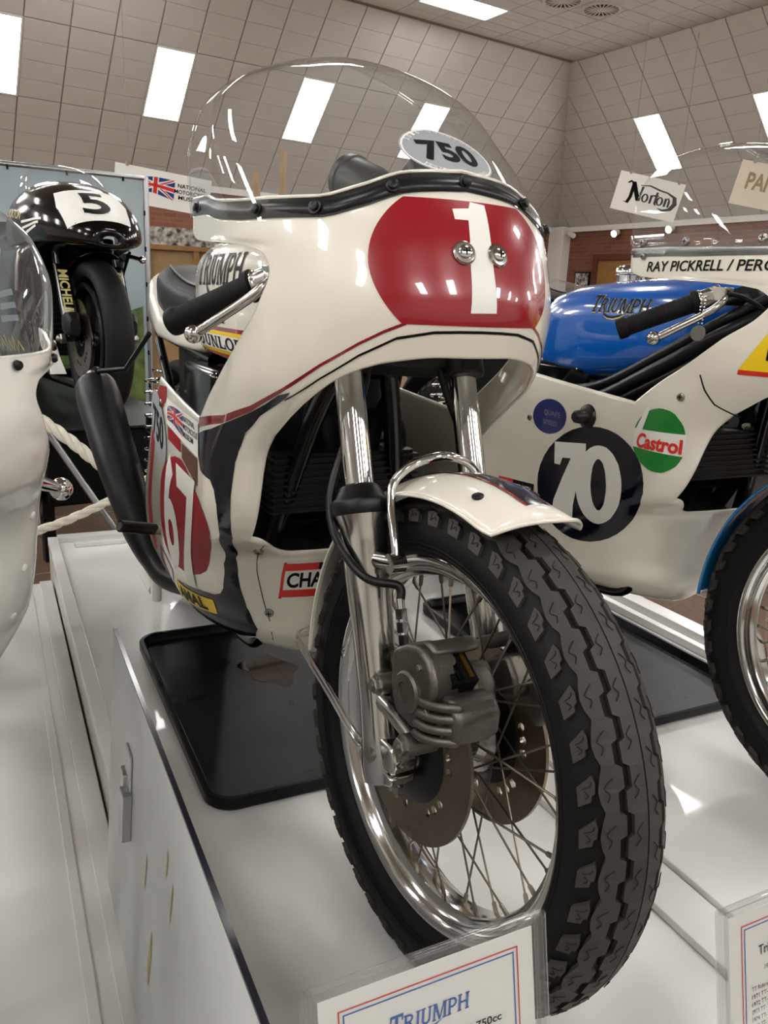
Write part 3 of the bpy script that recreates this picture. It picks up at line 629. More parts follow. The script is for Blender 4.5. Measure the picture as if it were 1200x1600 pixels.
def tread_meshes():
    g, gs = G(), G()
    knob = [(.08, -72), (.22, -58), (.36, -57), (.41, -53.5), (.64, -52.5), (.82, -55), (.70, -62), (.54, -72)]
    wavy = [[(.0, -44.5), (.2, -48.5), (.2, -31), (.0, -31)], [(.2, -48.5), (.42, -50), (.42, -31), (.2, -31)], [(.42, -50), (.50, -49.7), (.50, -24.5), (.42, -31)], [(.50, -49.7), (.75, -47.5), (.75, -24.5), (.50, -24.5)], [(.75, -47.5), (.92, -45), (.92, -24.5), (.75, -24.5)], [(.92, -45), (1.0, -44.5), (1.0, -31), (.92, -24.5)]]
    mid = [[(0, -23), (.42, -23), (.42, -1.0), (0, -1.0)], [(.42, -23), (.50, -16.5), (.50, -1.0), (.42, -1.0)], [(.50, -16.5), (.92, -16.5), (.92, -1.0), (.50, -1.0)], [(.92, -16.5), (1.0, -23), (1.0, -1.0), (.92, -1.0)]]
    for k in range(NT):
        p0 = k*PITCH
        for flip in (False, True):
            q = p0+(.5*PITCH if flip else 0); extrude_tread(g, knob, q, flip)
            for pl in wavy: extrude_tread(g, pl, q, flip)
            for pl in mid: extrude_tread(g, pl, q, flip)
            for pts in ([(.22, -42), (.38, -39), (.52, -44), (.72, -35)], [(.25, -15), (.4, -10), (.55, -14), (.72, -7)], [(.28, -64), (.36, -60), (.46, -64)], [(.50, -66), (.57, -58), (.66, -56)]):
                L = [tyre_pt(math.radians(-a if flip else a), q+f*PITCH, .0064) for f, a in pts]; gs.tube(smooth_path(L, 3), .0006, 4)
    return g, gs
_t, _s = tread_meshes(); ME['tread'] = mesh_of('tread', _t, 'tread', 20); ME['sipe'] = mesh_of('sipe', _s, 'sipe', 60)
RIM = [(.2555, -.0345), (.2565, -.0365), (.2535, -.0385), (.2475, -.0385), (.2415, -.0350), (.2375, -.0265), (.2330, -.0185), (.2245, -.0135), (.2225, 0), (.2245, .0135), (.2330, .0185), (.2375, .0265), (.2415, .0350), (.2475, .0385), (.2535, .0385), (.2565, .0365), (.2555, .0345), (.246, .030), (.240, .02), (.232, 0), (.240, -.02), (.246, -.030)]
ME['rim'] = mesh_of('rim', ring_y(RIM, 128), 'rim', 40)
g = ring_y([(.020, -.070), (.030, -.070), (.030, -.045), (.052, -.042), (.053, -.037), (.040, -.034), (.032, -.025), (.030, 0), (.032, .025), (.040, .034), (.053, .037), (.052, .042), (.030, .045), (.030, .070), (.020, .070)], 48); ME['hub'] = mesh_of('hub', g, 'alloy', 35)
def spoke_mesh(side, fwd):
    """one spoke from hub flange to rim plus its nipple; angle 0 at the rim"""
    a = math.radians(68)*fwd; p0 = Vector((.048*math.cos(a), side*.0405, .048*math.sin(a))); p1 = Vector((.2255, side*.004, 0)); g = G()
    g.tube([p0, p1], .0016, 6); d = (p1-p0).normalized(); g.tube([p1-d*.016, p1-d*.014, p1+d*.004], [.002, .0032, .0036], 6); return mesh_of('spoke', g, 'spoke', 40)
for s in (-1, 1):
    for f in (-1, 1): ME['spoke', s, f] = spoke_mesh(s, f)
def perforated(r0, r1, th, cells, hole, rh):
    """disc ring with drilled holes; cells: number of angular cells, hole(k) -> has hole"""
    g = G(); M = 16
    for k in range(cells):
        a0, a1 = 2*PI*k/cells, 2*PI*(k+1)/cells; am = (a0+a1)/2; hm = rh
        rr = [(r0, a0), (r0, a0+(a1-a0)*.25), (r0, am), (r0, a0+(a1-a0)*.75), (r0, a1), (r0+(r1-r0)*.2, a1), (r0+(r1-r0)*.42, a1), (r0+(r1-r0)*.7, a1), (r1, a1), (r1, a0+(a1-a0)*.75), (r1, am), (r1, a0+(a1-a0)*.25), (r1, a0), (r0+(r1-r0)*.7, a0), (r0+(r1-r0)*.42, a0), (r0+(r1-r0)*.2, a0)]
        pt = lambda r, a, y: Vector((r*math.cos(a), y, r*math.sin(a)))
        for y in (-th/2, th/2):
            outer = [pt(r, a, y) for r, a in rr]
            if hole(k):
                c = pt(hm, am, y); er, et = Vector((math.cos(am), 0, math.sin(am))), Vector((-math.sin(am), 0, math.cos(am)))
                inner = []
                for p in outer:
                    d = p-c; ang = math.atan2(d.dot(et), d.dot(er)); inner.append(c+(er*math.cos(ang)*.0062+et*math.sin(ang)*.0062))
                g.add(outer+inner, [(i, (i+1) % M, M+(i+1) % M, M+i) for i in range(M)])
                if y < 0: keep = inner
                else: g.add(keep+inner, [(i, (i+1) % M, M+(i+1) % M, M+i) for i in range(M)])
            else: g.add(outer, [tuple(range(M))])
        for r, b, c in ((r1, a0, a1), (r0, a0, a1)):
            aa = [b+(c-b)*i/4 for i in range(5)]; g.loft([[pt(r, a, -th/2) for a in aa], [pt(r, a, th/2) for a in aa]], closed=False)
    return g
ME['brake_disc'] = mesh_of('brake_disc', perforated(.060, .127, .005, 30, lambda k: k % 5 in (0, 1, 2), .0835), 'disc', 30)
ME['disc_band'] = mesh_of('swept_band', ring_y([(.0895, -.0028), (.1262, -.0028), (.1262, .0028), (.0895, .0028)], 96), 'disc', 30)
g = G()
for k in range(5):
    a = 2*PI*k/5; c, s = math.cos(a), math.sin(a); R3 = Matrix(((c, 0, -s), (0, 1, 0), (s, 0, c))); g.box((.052*c, 0, .052*s), (.03, .008, .03), R3)
ring_y([(.028, -.008), (.050, -.008), (.070, -.0045), (.072, -.003), (.072, .003), (.070, .0045), (.050, .008), (.028, .008)], 40, 0, g); ME['carrier'] = mesh_of('disc_carrier', g, 'black_satin', 35)
def build_wheel(parent, name, M, tread=True, discs=True, spokes=True, label=None):
    w = link(name, ME['rim'], parent, M)
    if label: w['label'] = label
    t = link('tyre', ME['carcass'], w); link('bead_line', ME['bead_line'], w)
    if tread:
        link('tread', ME['tread'], w); o = link('sipe', ME['sipe'], w); o['kind'] = 'stuff'
    link('hub', ME['hub'], w)
    if spokes:
        for k in range(40):
            s = -1 if k % 2 else 1; f = -1 if (k//2) % 2 else 1; link('spoke', ME['spoke', s, f], w, Matrix.Rotation(-2*PI*k/40, 4, 'Y'))
    if discs:
        for y in (-.060, .060): link('brake_disc', ME['brake_disc'], w, T((0, y, 0))); link('disc_carrier', ME['carrier'], w, T((0, y, 0)))
    return w
# front assembly is turned about the steering axis through the axle
AXLE = Vector((0, 0, .337)); SAX = Vector((-.36, 0, .933)).normalized(); STEER = .095
MS = T(AXLE) @ Matrix.Rotation(-.020, 4, 'X') @ Matrix.Rotation(STEER, 4, SAX)
build_wheel(BIKE, 'front_wheel', MS)
build_wheel(BIKE, 'rear_wheel', T((-1.44, 0, .337)), tread=True, discs=False)
# ---------------------------------------------------------------- front fork, mudguard, brakes (steered frame, origin at the axle)
def lathe_at(prof, base, ax, n=28, mi=0, g=None): g = g or G(); g.lathe(prof, base, ax, n, mi=mi); return g
def poly_y(g, poly, y0, y1, mi=0):
    n = len(poly); g.add([(x, y0, z) for x, z in poly]+[(x, y1, z) for x, z in poly], [tuple(range(n)), tuple(range(n, 2*n))[::-1]]+[(i, n+i, n+(i+1) % n, (i+1) % n) for i in range(n)], mi); return g
for s in (-1, 1):
    b = Vector((-.014, s*.097, 0)); P = lambda t, dx=0, dy=0: b+SAX*t+Vector((dx, s*dy, 0))
    leg = obj('fork_slider', lathe_at([(.020, -.045), (.030, -.042), (.0315, -.02), (.0285, .02), (.0265, .07), (.0275, .14), (.0300, .22), (.0305, .27), (.0320, .29), (.0370, .306), (.0385, .313), (.033, .314)], b, SAX, 36), 'alloy', BIKE, 40, M=MS)
    obj('stanchion', lathe_at([(.0203, .30), (.0203, .64)], b, SAX, 32), 'chrome', leg)
    obj('fork_boot', lathe_at([(.0385, .307), (.040, .309), (.040, .324), (.0385, .328), (.035, .330), (.0275, .345), (.0225, .348), (.021, .349)], b, SAX, 36), 'black_satin', leg, 40)
    # axle clamp with its cap and nuts
    g = G(); poly_y(g, [(-.048, -.012), (.036, -.012), (.040, .004), (.030, .024), (-.036, .024), (-.046, .010)], s*.078, s*.116); obj('axle_clamp', g, 'alloy', leg, 35, .005)
    g = G(); poly_y(g, [(-.046, -.015), (.036, -.015), (.036, -.027), (.020, -.034), (-.030, -.034), (-.046, -.027)], s*.078, s*.116); obj('axle_cap', g, 'alloy', leg, 35, .003)
    for x in (-.038, -.022, .012, .028):
        g = G(); g.hexbolt((x, s*(.104 if x < 0 else .098), -.032), (0, 0, -1), .0075, .010); g.cyl((x, s*(.104 if x < 0 else .098), -.03), (x, s*(.104 if x < 0 else .098), -.048), .0035); obj('nut', g, 'steel', leg, 35)
    g = G(); g.lathe([(.011, 0), (.011, .012), (.007, .014)], (-.005, s*.116, .0), (0, s, 0), 16); obj('axle_end', g, 'steel', leg, 35)
    # mudguard lug cast on the slider
    g = G(); c = P(.248); g.tube([c, c+Vector((.030, -s*.004, .006)), c+Vector((.060, -s*.008, .012))], [.016, .0125, .010], 14); g.lathe([(.013, -.010), (.013, .010)], c+Vector((.060, -s*.008, .012)), (0, 1, 0), 16); obj('mudguard_lug', g, 'alloy', leg, 45)
    # brake caliper
    Y = lambda y: s*y
    cal = obj('brake_caliper', poly_y(G(), [(.002, .148), (.030, .166), (.058, .174), (.080, .164), (.097, .138), (.094, .110), (.082, .084), (.060, .066), (.022, .072), (.004, .100)], Y(.112), Y(.070)), 'cast', BIKE, 40, .007, M=MS, seg=3)
    g = G(); poly_y(g, [(.020, .116), (.045, .138), (.074, .150), (.094, .128), (.100, .104), (.074, .092), (.050, .098)], Y(.050), Y(.014)); obj('inner_half', g, 'cast', cal, 40, .006)
    g = G(); poly_y(g, [(-.012, .138), (.026, .160), (.060, .180), (.078, .168), (.042, .147), (.012, .130)], Y(.100), Y(.030)); obj('bridge', g, 'cast', cal, 40, .007, seg=3)
    g = G(); poly_y(g, [(.092, .126), (.116, .130), (.134, .112), (.133, .086), (.117, .066), (.104, .076), (.101, .095)], Y(.100), Y(.034)); obj('bridge', g, 'cast', cal, 40, .008, seg=3)
    for k in range(4):
        zz = .070+.0145*k; g = G(); g.tube(smooth_path([(.066, Y(.111), zz-.002), (.088, Y(.1125), zz), (.110, Y(.105), zz+.005), (.128, Y(.090), zz+.010)], 4), [.003]+[.0058]*11+[.003], 8); obj('rib', g, 'cast', cal, 60)
    g = G(); g.lathe([(.026, 0), (.026, .007), (.023, .010), (.0135, .0105), (.013, .008), (.002, .008)], (.050, Y(.110), .112), (0, s, 0), 32); obj('piston_cap', g, 'cast', cal, 35)
    R3 = Matrix.Rotation(math.radians(32), 3, 'Y'); g = G(); g.box((.080, Y(.068), .143), (.040, .036, .020), R3); obj('pad_window', g, 'black_matt', cal, 0)
    for dy, mm in ((.060, 'brass'), (.076, 'black_gloss')): g = G(); g.box((.081, Y(dy), .146), (.034, .006, .022), R3); obj('brake_pad', g, mm, cal, 0)
    for x, z in ((.066, .150), (.090, .104)): g = G(); g.hexbolt((x, Y(.111), z), (0, s, 0), .0042, .005); obj('bolt', g, 'steel', cal)
    for x, z, rr in ((-.004, .098, .0105), (.066, .050, .0115)):
        g = G(); g.cyl((x, Y(.080), z), (x, Y(.122), z), rr*1.25, n=20); g.lathe([(rr*1.3, .0), (rr*1.3, .002)], (x, Y(.122), z), (0, s, 0), 20); g.hexbolt((x, Y(.124), z), (0, s, 0), rr, .008); g.cyl((x, Y(.131), z), (x, Y(.136), z), rr*.45); obj('mounting_bolt', g, 'steel', cal)
    g = G(); g.tube([P(.07, .01, .006), (.02, Y(.104), .060), (.062, Y(.104), .050)], [.012, .011, .010], 12); obj('bracket_arm', g, 'alloy', leg, 50)
    # brake hose with its union
    h0 = Vector((-.006, Y(.088), .146)); up = Vector((-.35, 0, .93)).normalized()
    g = G()
    for a, r, n in ((0, .0075, 6), (.012, .0055, 16), (.016, .0085, 6), (.030, .006, 16), (.033, .0085, 6), (.046, .006, 16)): g.lathe([(r, 0), (r, .013)], h0+up*a, up, n)
    obj('hose_union', g, 'chrome', leg, 35)
    g = G(); g.tube(smooth_path([h0+up*.055, h0+up*.075, (-.050, Y(.122), .222), (-.085, Y(.134), .238), (-.135, Y(.134), .268), (-.160, Y(.128), .310), (-.175, Y(.105), .37), (-.195, Y(.07), .45), (-.22, Y(.05), .53)], 6), .0058, 10); obj('brake_hose', g, 'black_satin', leg, 60)
# axle
g = G(); g.cyl((-.006, -.12, 0), (-.006, .12, 0), .010); obj('axle', g, 'steel', BIKE, M=MS)
# yokes
for t, h, nm in ((.525, .034, 'lower_yoke'), (.620, .028, 'upper_yoke')):
    g = G(); c = Vector((-.014, 0, 0))+SAX*t; R3 = Matrix.Rotation(math.radians(-21), 3, 'Y'); g.box(c+Vector((-.02, 0, 0)), (.055, .16, h), R3)
    for s in (-1, 1): g.lathe([(.034, -h*.6), (.034, h*.6)], c+Vector((0, s*.097, 0)), SAX, 24)
    obj(nm, g, 'black_satin', BIKE, 35, .004, M=MS)
g = G(); g.lathe([(.024, 0), (.024, .02), (.014, .026)], Vector((-.014, .097, 0))+SAX*.64, SAX, 20); g.lathe([(.024, 0), (.024, .02), (.014, .026)], Vector((-.014, -.097, 0))+SAX*.64, SAX, 20); obj('fork_cap', g, 'chrome', BIKE, M=MS)
# mudguard: curved section swept over the tyre
FR = pchip([1.2, 1.75, 2.3, 2.8, 3.2], [.367, .362, .351, .345, .343]); FD = pchip([1.2, 1.75, 2.3, 2.8, 3.2], [.031, .028, .014, .005, .003]); FW = pchip([1.2, 1.75, 2.3, 2.8, 3.2], [.068, .067, .061, .051, .047])
def fen(y, a, off=0.):
    """y is given for the full front width and scaled down towards the rear"""
    k = abs(y)/.068; r = FR(a)-FD(a)*k**2.4+off; return Vector((r*math.cos(a), y*FW(a)/.068, r*math.sin(a)))
A0, A1 = math.radians(71), math.radians(181); g = G(); rows = []
for i in range(49):
    t = i/48; a = A0+(A1-A0)*t; row = []
    for j in range(25):
        y = -.068+.136*j/24; k = abs(y)/.068; aa = a-(math.radians(3.5)*(1-k*k) if i == 0 else 0)
        fl = .006*max(0, 1-t/.05)**2; row.append(fen(y, aa, fl))
    rows.append(row)
g.loft(rows, closed=False); fd = obj('front_mudguard', g, 'cream', BIKE, 60, M=MS, solid=.003)
g = G(); edge = [rows[0][j] for j in range(25)]; g.tube([rows[i][0] for i in range(48, 0, -1)]+edge+[rows[i][24] for i in range(1, 49)], .0027, 7); obj('rolled_edge', g, 'cream', fd, 60)
fmap = lambda u, v, off: fen(u, v, off)
poly_decal('navy_stripe', [[(-.012, A0-.045), (.020, A0-.045), (.020, 1.95), (-.012, 1.95)]], fmap, 'navy', fd, .03, .0016)
for y0, y1 in ((-.0155, -.012), (.020, .0235)): poly_decal('red_edge_line', [[(y0, A0-.045), (y1, A0-.045), (y1, 1.95), (y0, 1.95)]], fmap, 'red', fd, .03, .0016)
for sx in (-1, 1):
    p = fen(sx*.044, math.radians(82)); g = G(); g.lathe([(.0075, 0), (.0075, .002), (.005, .0035)], p, Vector((p.x, sx*.12, p.z)), 14); obj('rubber_plug', g, 'black_satin', fd)
g = G(); L = [(.046, -.089, .243), (.02, -.088, .250), (-.04, -.083, .285), (-.080, -.078, .318), (-.088, -.068, .345), (-.085, -.045, .363), (-.082, -.02, .3745), (-.081, 0, .376)]
g.tube(smooth_path([(-.040, -.089, .243), (-.055, -.087, .275), (-.080, -.081, .310), (-.091, -.074, .335), (-.092, -.060, .352), (-.088, -.038, .366), (-.085, 0, .374), (-.088, .038, .366), (-.092, .060, .352), (-.091, .074, .335), (-.080, .081, .310), (-.055, .087, .275), (-.040, .089, .243)], 6), .0062, 12); obj('mudguard_stay', g, 'chrome', BIKE, 60, M=MS)
for dz in (0, .010):
    g = G(); g.tube(smooth_path([(-.046, -.096, -.020-dz), (-.075, -.104, -.012-dz), (-.17, -.092, .000-dz), (-.30, -.074, .012-dz), (-.362, -.060, .018-dz), (-.374, 0, .018-dz), (-.362, .060, .018-dz), (-.30, .074, .012-dz), (-.17, .092, .0-dz), (-.075, .104, -.012-dz), (-.046, .096, -.020-dz)], 5), .0034, 8); obj('rear_stay', g, 'chrome', BIKE, 60, M=MS)
# clip-on bars, grips, levers
for s in (-1, 1):
    Q = lambda x, y, z: Vector((x, s*y, z))
    a, bq, cq = Q(-.222, .115, .928), Q(-.25, .20, .922), Q(-.345, .29, .866); d = (cq-bq).normalized()
    g = G(); g.tube([a, Q(-.23, .16, .927), bq, cq], .011, 14); g.lathe([(.027, -.018), (.027, .018)], Vector((-.235, s*.097, .93)), SAX, 20); hb = obj('handlebar', g, 'black_satin', BIKE, 50)
    L = (cq-bq).length; prof = [(.017, .0), (.022, .002), (.022, .010), (.0165, .014)]
    for i in range(34): t = .016+(L-.03)*i/34; prof += [(.0172, t), (.0166, t+.0018)]
    prof += [(.0185, L-.012), (.0195, L-.008), (.0195, L), (.0185, L+.004), (.012, L+.004)]
    g = G(); g.lathe(prof, bq, d, 24); obj('grip', g, 'rubber', hb, 35)
    g = G(); g.lathe([(.0155, -.038), (.0165, -.036), (.0165, -.006), (.019, -.004), (.019, .0)], bq, d, 20); g.box(bq-d*.022+Vector((.018, 0, .004)), (.034, .022, .024)); obj('lever_perch', g, 'alloy', hb, 35, .003)
    g = G(); g.tube(smooth_path([Q(-.205, .185, .930), Q(-.195, .205, .920), Q(-.205, .225, .902), Q(-.232, .25, .880), Q(-.258, .272, .860), Q(-.264, .277, .857)], 5), [.0075]*4+[.0068]*18+[.0075]*4, 10); lv = obj('lever', g, 'alloy', hb, 60)
    g = G(); g.ball(Q(-.268, .280, .854), .0125, 16); obj('ball_end', g, 'alloy', hb, 60)
    g = G(); g.tube(smooth_path([Q(-.205, .19, .935), Q(-.18, .17, .93), Q(-.15, .13, .90), Q(-.17, .06, .86)], 6), .004, 8); obj('control_cable', g, 'black_satin', hb, 60)
    g = G(); g.hexbolt(Q(-.206, .187, .936), (0, 0, 1), .007, .006); obj('pivot_bolt', g, 'black_satin', hb)
# rev counter behind the screen
def dial(c, r, ax, dp):
    g = G(); g.lathe([(r*.55, -dp*.1), (r*.9, 0), (r, dp*.2), (r, dp), (r*1.06, dp*1.02), (r*1.06, dp*1.18), (r*.95, dp*1.2)], c, ax, 28); o = obj('rev_counter', g, 'black_satin', BIKE, 40)
    g = G(); g.lathe([(r*.94, dp*1.19), (r*.9, dp*1.205)], c, ax, 28); obj('dial_glass', g, 'dark_glass', o); return o
dial((-.255, -.02, 1.052), .034, (-.93, -.16, .32), .07)
g = G(); g.box((-.25, .055, 1.070), (.09, .10, .03), Matrix.Rotation(-.4, 3, 'Y')); g.box((-.20, .045, 1.045), (.06, .16, .018)); obj('instrument_bracket', g, 'black_satin', BIKE, 30, .006)
g = G()
for s in (-1, 1): g.tube([(-.25, s*.07, .94), (-.20, s*.08, .99), (-.12, s*.07, 1.0), (-.09, s*.04, .99)], .008, 8)
g.tube([(-.2, -.09, 1.03), (-.2, .1, 1.03)], .008, 8); g.tube([(-.2, -.07, 1.03), (-.25, -.07, .93)], .008, 8); g.tube([(-.2, .08, 1.03), (-.25, .07, .93)], .008, 8); obj('fairing_bracket', g, 'black_satin', BIKE, 50)
# ---------------------------------------------------------------- tank, seat, engine, pipes of the middle motorcycle
def super_loft(secs, n=40, e=2.6, axis='x'):
    """secs: (x, cy, cz, half_y, half_z_up, half_z_down); superellipse sections along x"""
    rings = []
    for x, cy, cz, hy, hu, hd in secs:
        r = []
        for k in range(n):
            a = 2*PI*k/n; c, s = math.cos(a), math.sin(a); yy = hy*math.copysign(abs(c)**(2/e), c); zz = (hu if s > 0 else hd)*math.copysign(abs(s)**(2/e), s); r.append(Vector((x, cy+yy, cz+zz)))
        rings.append(r)
    return rings
def make_tank(parent, m, M=None):
    g = G(); g.loft(super_loft([(-.845, 0, .87, .08, .06, .06), (-.842, 0, .875, .115, .09, .08), (-.825, 0, .88, .142, .112, .094), (-.79, 0, .88, .156, .122, .100), (-.72, 0, .88, .164, .128, .097), (-.60, 0, .88, .165, .128, .100), (-.48, 0, .88, .160, .126, .100), (-.38, 0, .88, .145, .120, .092), (-.31, 0, .885, .12, .108, .08), (-.28, 0, .89, .09, .08, .06), (-.275, 0, .89, .05, .05, .04)], 64, 4.4)); return obj('fuel_tank', g, m, parent, 60, M=M)
def tank_cap(parent, x, y, z, m='chrome', r=.036):
    g = G(); g.lathe([(r*.95, -.01), (r*.95, .014), (r*1.06, .016), (r*1.06, .022), (r*.98, .030), (r*.7, .037), (r*.2, .040)], (x, y, z), (0, 0, 1), 28); g.box((x+r*1.1, y, z+.018), (.022, .020, .016)); return obj('filler_cap', g, m, parent, 40)
tank = make_tank(BIKE, 'cream'); tank_cap(tank, -.62, 0, 1.008)
def tank_y(x, z, off):
    """point on the tank's right flank by ray casting the section formula"""
    hy, hu, hd = (np.interp(x, [-.842, -.825, -.79, -.72, -.60, -.48, -.38, -.31, -.28], v) for v in ([.105, .138, .156, .164, .165, .160, .145, .12, .09], [.085, .112, .124, .128, .128, .126, .120, .108, .08], [.07, .088, .095, .097, .100, .100, .092, .08, .06]))
    k = abs(z-.88)/(hu if z > .88 else hd); k = min(k, .995); return Vector((x, -(hy*(1-k**4.4)**(1/4.4)+off), z))
ps, w = triumph_polys(); decal('tank_logo', fit_bm(polys_bm(ps), w, -.60, .948, .27, .052), tank_y, 'ink', tank, .012, .0012)
poly_decal('dark_sticker', [[(-.66, .888), (-.55, .884), (-.55, .858), (-.66, .862)]], tank_y, 'ink', tank, .02, .0008)
for z0, z1, m in ((.852, .845, 'red'), (.845, .838, 'yellow'), (.838, .812, 'white_decal'), (.812, .805, 'yellow'), (.805, .798, 'orange_red')): poly_decal('sponsor_sticker', [[(-.76, z0), (-.44, z0), (-.44, z1), (-.76, z1)]], tank_y, m, tank, .02, .0010)
ps, w = serif_polys('DUNLOP', 0, .08); decal('sponsor_name', fit_bm(polys_bm(ps), w, -.60, .825, .28, .021), tank_y, 'ink', tank, .02, .0018)
# seat with its cowl
g = G(); g.loft(super_loft([(-.85, 0, .865, .10, .02, .05), (-.86, 0, .87, .118, .035, .06), (-.95, 0, .875, .130, .045, .06), (-1.1, 0, .885, .136, .048, .07), (-1.22, 0, .90, .138, .055, .08), (-1.30, 0, .915, .136, .06, .09), (-1.36, 0, .92, .125, .05, .09), (-1.375, 0, .92, .09, .03, .06)], 40, 3.2)); seat = obj('seat', g, 'vinyl', BIKE, 60)
for s in (-1, 1):
    g = G(); g.tube(smooth_path([(-.87, s*.085, .905), (-.95, s*.098, .916), (-1.1, s*.102, .930), (-1.22, s*.104, .952), (-1.3, s*.10, .970)], 5), .0028, 6); obj('piping', g, 'black_satin', seat, 60)
g = G(); g.loft(super_loft([(-.87, 0, .80, .10, .03, .015), (-.90, 0, .80, .135, .045, .02), (-1.05, 0, .80, .145, .05, .02), (-1.25, 0, .81, .148, .055, .025), (-1.36, 0, .86, .146, .07, .07), (-1.40, 0, .88, .140, .085, .085), (-1.45, 0, .885, .125, .08, .08), (-1.48, 0, .885, .09, .05, .06)], 40, 3.4)); obj('seat_cowl', g, 'cream', BIKE, 60)
# engine: crankcase, finned cylinders, side covers
g = G(); g.loft([[p+Vector((-.66, 0, z)) for p in rbox(w_, d_, 0, .05)] for z, w_, d_ in ((.30, .34, .22), (.34, .42, .28), (.46, .42, .30), (.50, .30, .28))]); eng = obj('engine', g, 'engine', BIKE, 40)
g = G()
for k in range(13): g.loft([[p+Vector((-.56-.012*k*.3, 0, .52+.019*k+dz)) for p in rbox(.20-.003*k, .30-.002*k, 0, .03)] for dz in (0, .006)])
g.loft([[p+Vector((-.57, 0, z)) for p in rbox(.15, .25, 0, .03)] for z in (.50, .78)]); obj('cylinder_block', g, 'engine', eng, 30)
g = G(); g.loft([[p+Vector((-.58, 0, z)) for p in rbox(w_, d_, 0, .03)] for z, w_, d_ in ((.775, .16, .26), (.80, .15, .24), (.81, .10, .2))]); obj('rocker_box', g, 'alloy', eng, 40)
for k, y in enumerate((-.095, 0, .095)):
    g = G(); yy = y*1.25; g.tube(smooth_path([(-.50, y, .70), (-.455, yy, .695), (-.435, yy, .64), (-.445, yy, .56), (-.50, yy, .46), (-.56, yy*.9, .37), (-.66, yy*.7, .325), (-.80, -.12+.03*k, .285), (-.95, -.19+.02*k, .28)], 6), .019, 14); obj('exhaust_pipe', g, 'black_matt', eng, 60)
    g = G(); g.tube([(-.66, y, .70), (-.74, y, .715)], .022, 14); g.lathe([(.03, 0), (.03, .05)], (-.74, y, .675), (0, 0, 1), 18); g.tube([(-.74, y, .72), (-.82, y, .735)], [.026, .034], 18); obj('carburettor', g, 'black_satin', eng, 40)
    g = G(); g.tube(smooth_path([(-.70, y-.01, .72), (-.64, y-.03, .76), (-.60, y-.02, .80)], 5), .004, 6); obj('fuel_pipe', g, 'black_satin', eng, 60)
g = G(); g.loft([[p+Vector((-.405, 0, z)) for p in rbox(.04, .26, 0, .008)] for z in (.56, .66)])
for k in range(9): g.box((-.405, 0, .565+.011*k), (.055, .27, .003))
oc = obj('oil_cooler', g, 'black_satin', BIKE, 30)
for y in (-.06, .055): g = G(); g.tube(smooth_path([(-.40, y, .66), (-.39, y*1.1, .72), (-.34, y*1.1, .78), (-.30, y*.8, .85)], 6), .011, 10); obj('oil_hose', g, 'black_matt', oc, 60)
# frame
g = G()
for s in (-1, 1):
    g.tube(smooth_path([(-.30, s*.02, .86), (-.36, s*.07, .72), (-.42, s*.115, .50), (-.47, s*.12, .33), (-.56, s*.12, .275), (-.85, s*.12, .28), (-.93, s*.12, .34), (-.92, s*.11, .55), (-.90, s*.10, .76)], 5), .016, 12)
    g.tube([(-.88, s*.10, .77), (-1.42, s*.11, .80)], .012, 10); g.tube([(-.93, s*.12, .42), (-1.40, s*.115, .78)], .012, 10)
g.tube([(-.30, 0, .90), (-.60, 0, .80), (-.90, 0, .77)], .022, 12); g.lathe([(.03, -.06), (.03, .08)], (-.27, 0, .86), SAX, 20); obj('frame', g, 'black_gloss', BIKE, 50)
g = G()
for s in (-1, 1): g.tube([(-.92, s*.13, .36), (-1.44, s*.115, .337)], .018, 12); g.lathe([(.028, -.02), (.028, .02)], (-1.44, s*.115, .337), (0, 1, 0), 16)
g.tube([(-1.44, -.14, .337), (-1.44, .14, .337)], .011, 10); obj('swinging_arm', g, 'black_gloss', BIKE, 50)
for s in (-1, 1):
    g = G(); g.lathe([(.016, 0), (.016, .14), (.028, .15), (.028, .19)], (-1.36, s*.14, .40), (.16, 0, .95), 18); o = obj('shock_absorber', g, 'black_satin', BIKE, 40)
    g = G(); g.tube([Vector((-1.36, s*.14, .41))+Vector((.16, 0, .95)).normalized()*(.30*t/120)+Vector((.028*math.cos(t*.5), .028*math.sin(t*.5), 0)) for t in range(121)], .004, 6); obj('spring', g, 'chrome', o, 60)
g = G(); g.loft([[p+Vector((-.82, -.02, z)) for p in rbox(.30, .26, 0, .04)] for z in (.60, .63, .74, .765)]); obj('oil_tank', g, 'black_gloss', BIKE, 40, .012)
g = G(); g.loft([[p+Vector((-1.10, 0, z)) for p in rbox(.30, .20, 0, .03)] for z in (.50, .78)]); obj('battery_box', g, 'black_matt', BIKE, 40)
g = G(); g.loft([[Vector((-1.44+r*math.cos(a), y, .337+r*math.sin(a))) for y, r in ((-.07, .36), (-.06, .385), (0, .395), (.06, .385), (.07, .36))] for a in [math.radians(20+140*i/24) for i in range(25)]], closed=False); obj('rear_mudguard', g, 'black_matt', BIKE, 60, solid=.003)
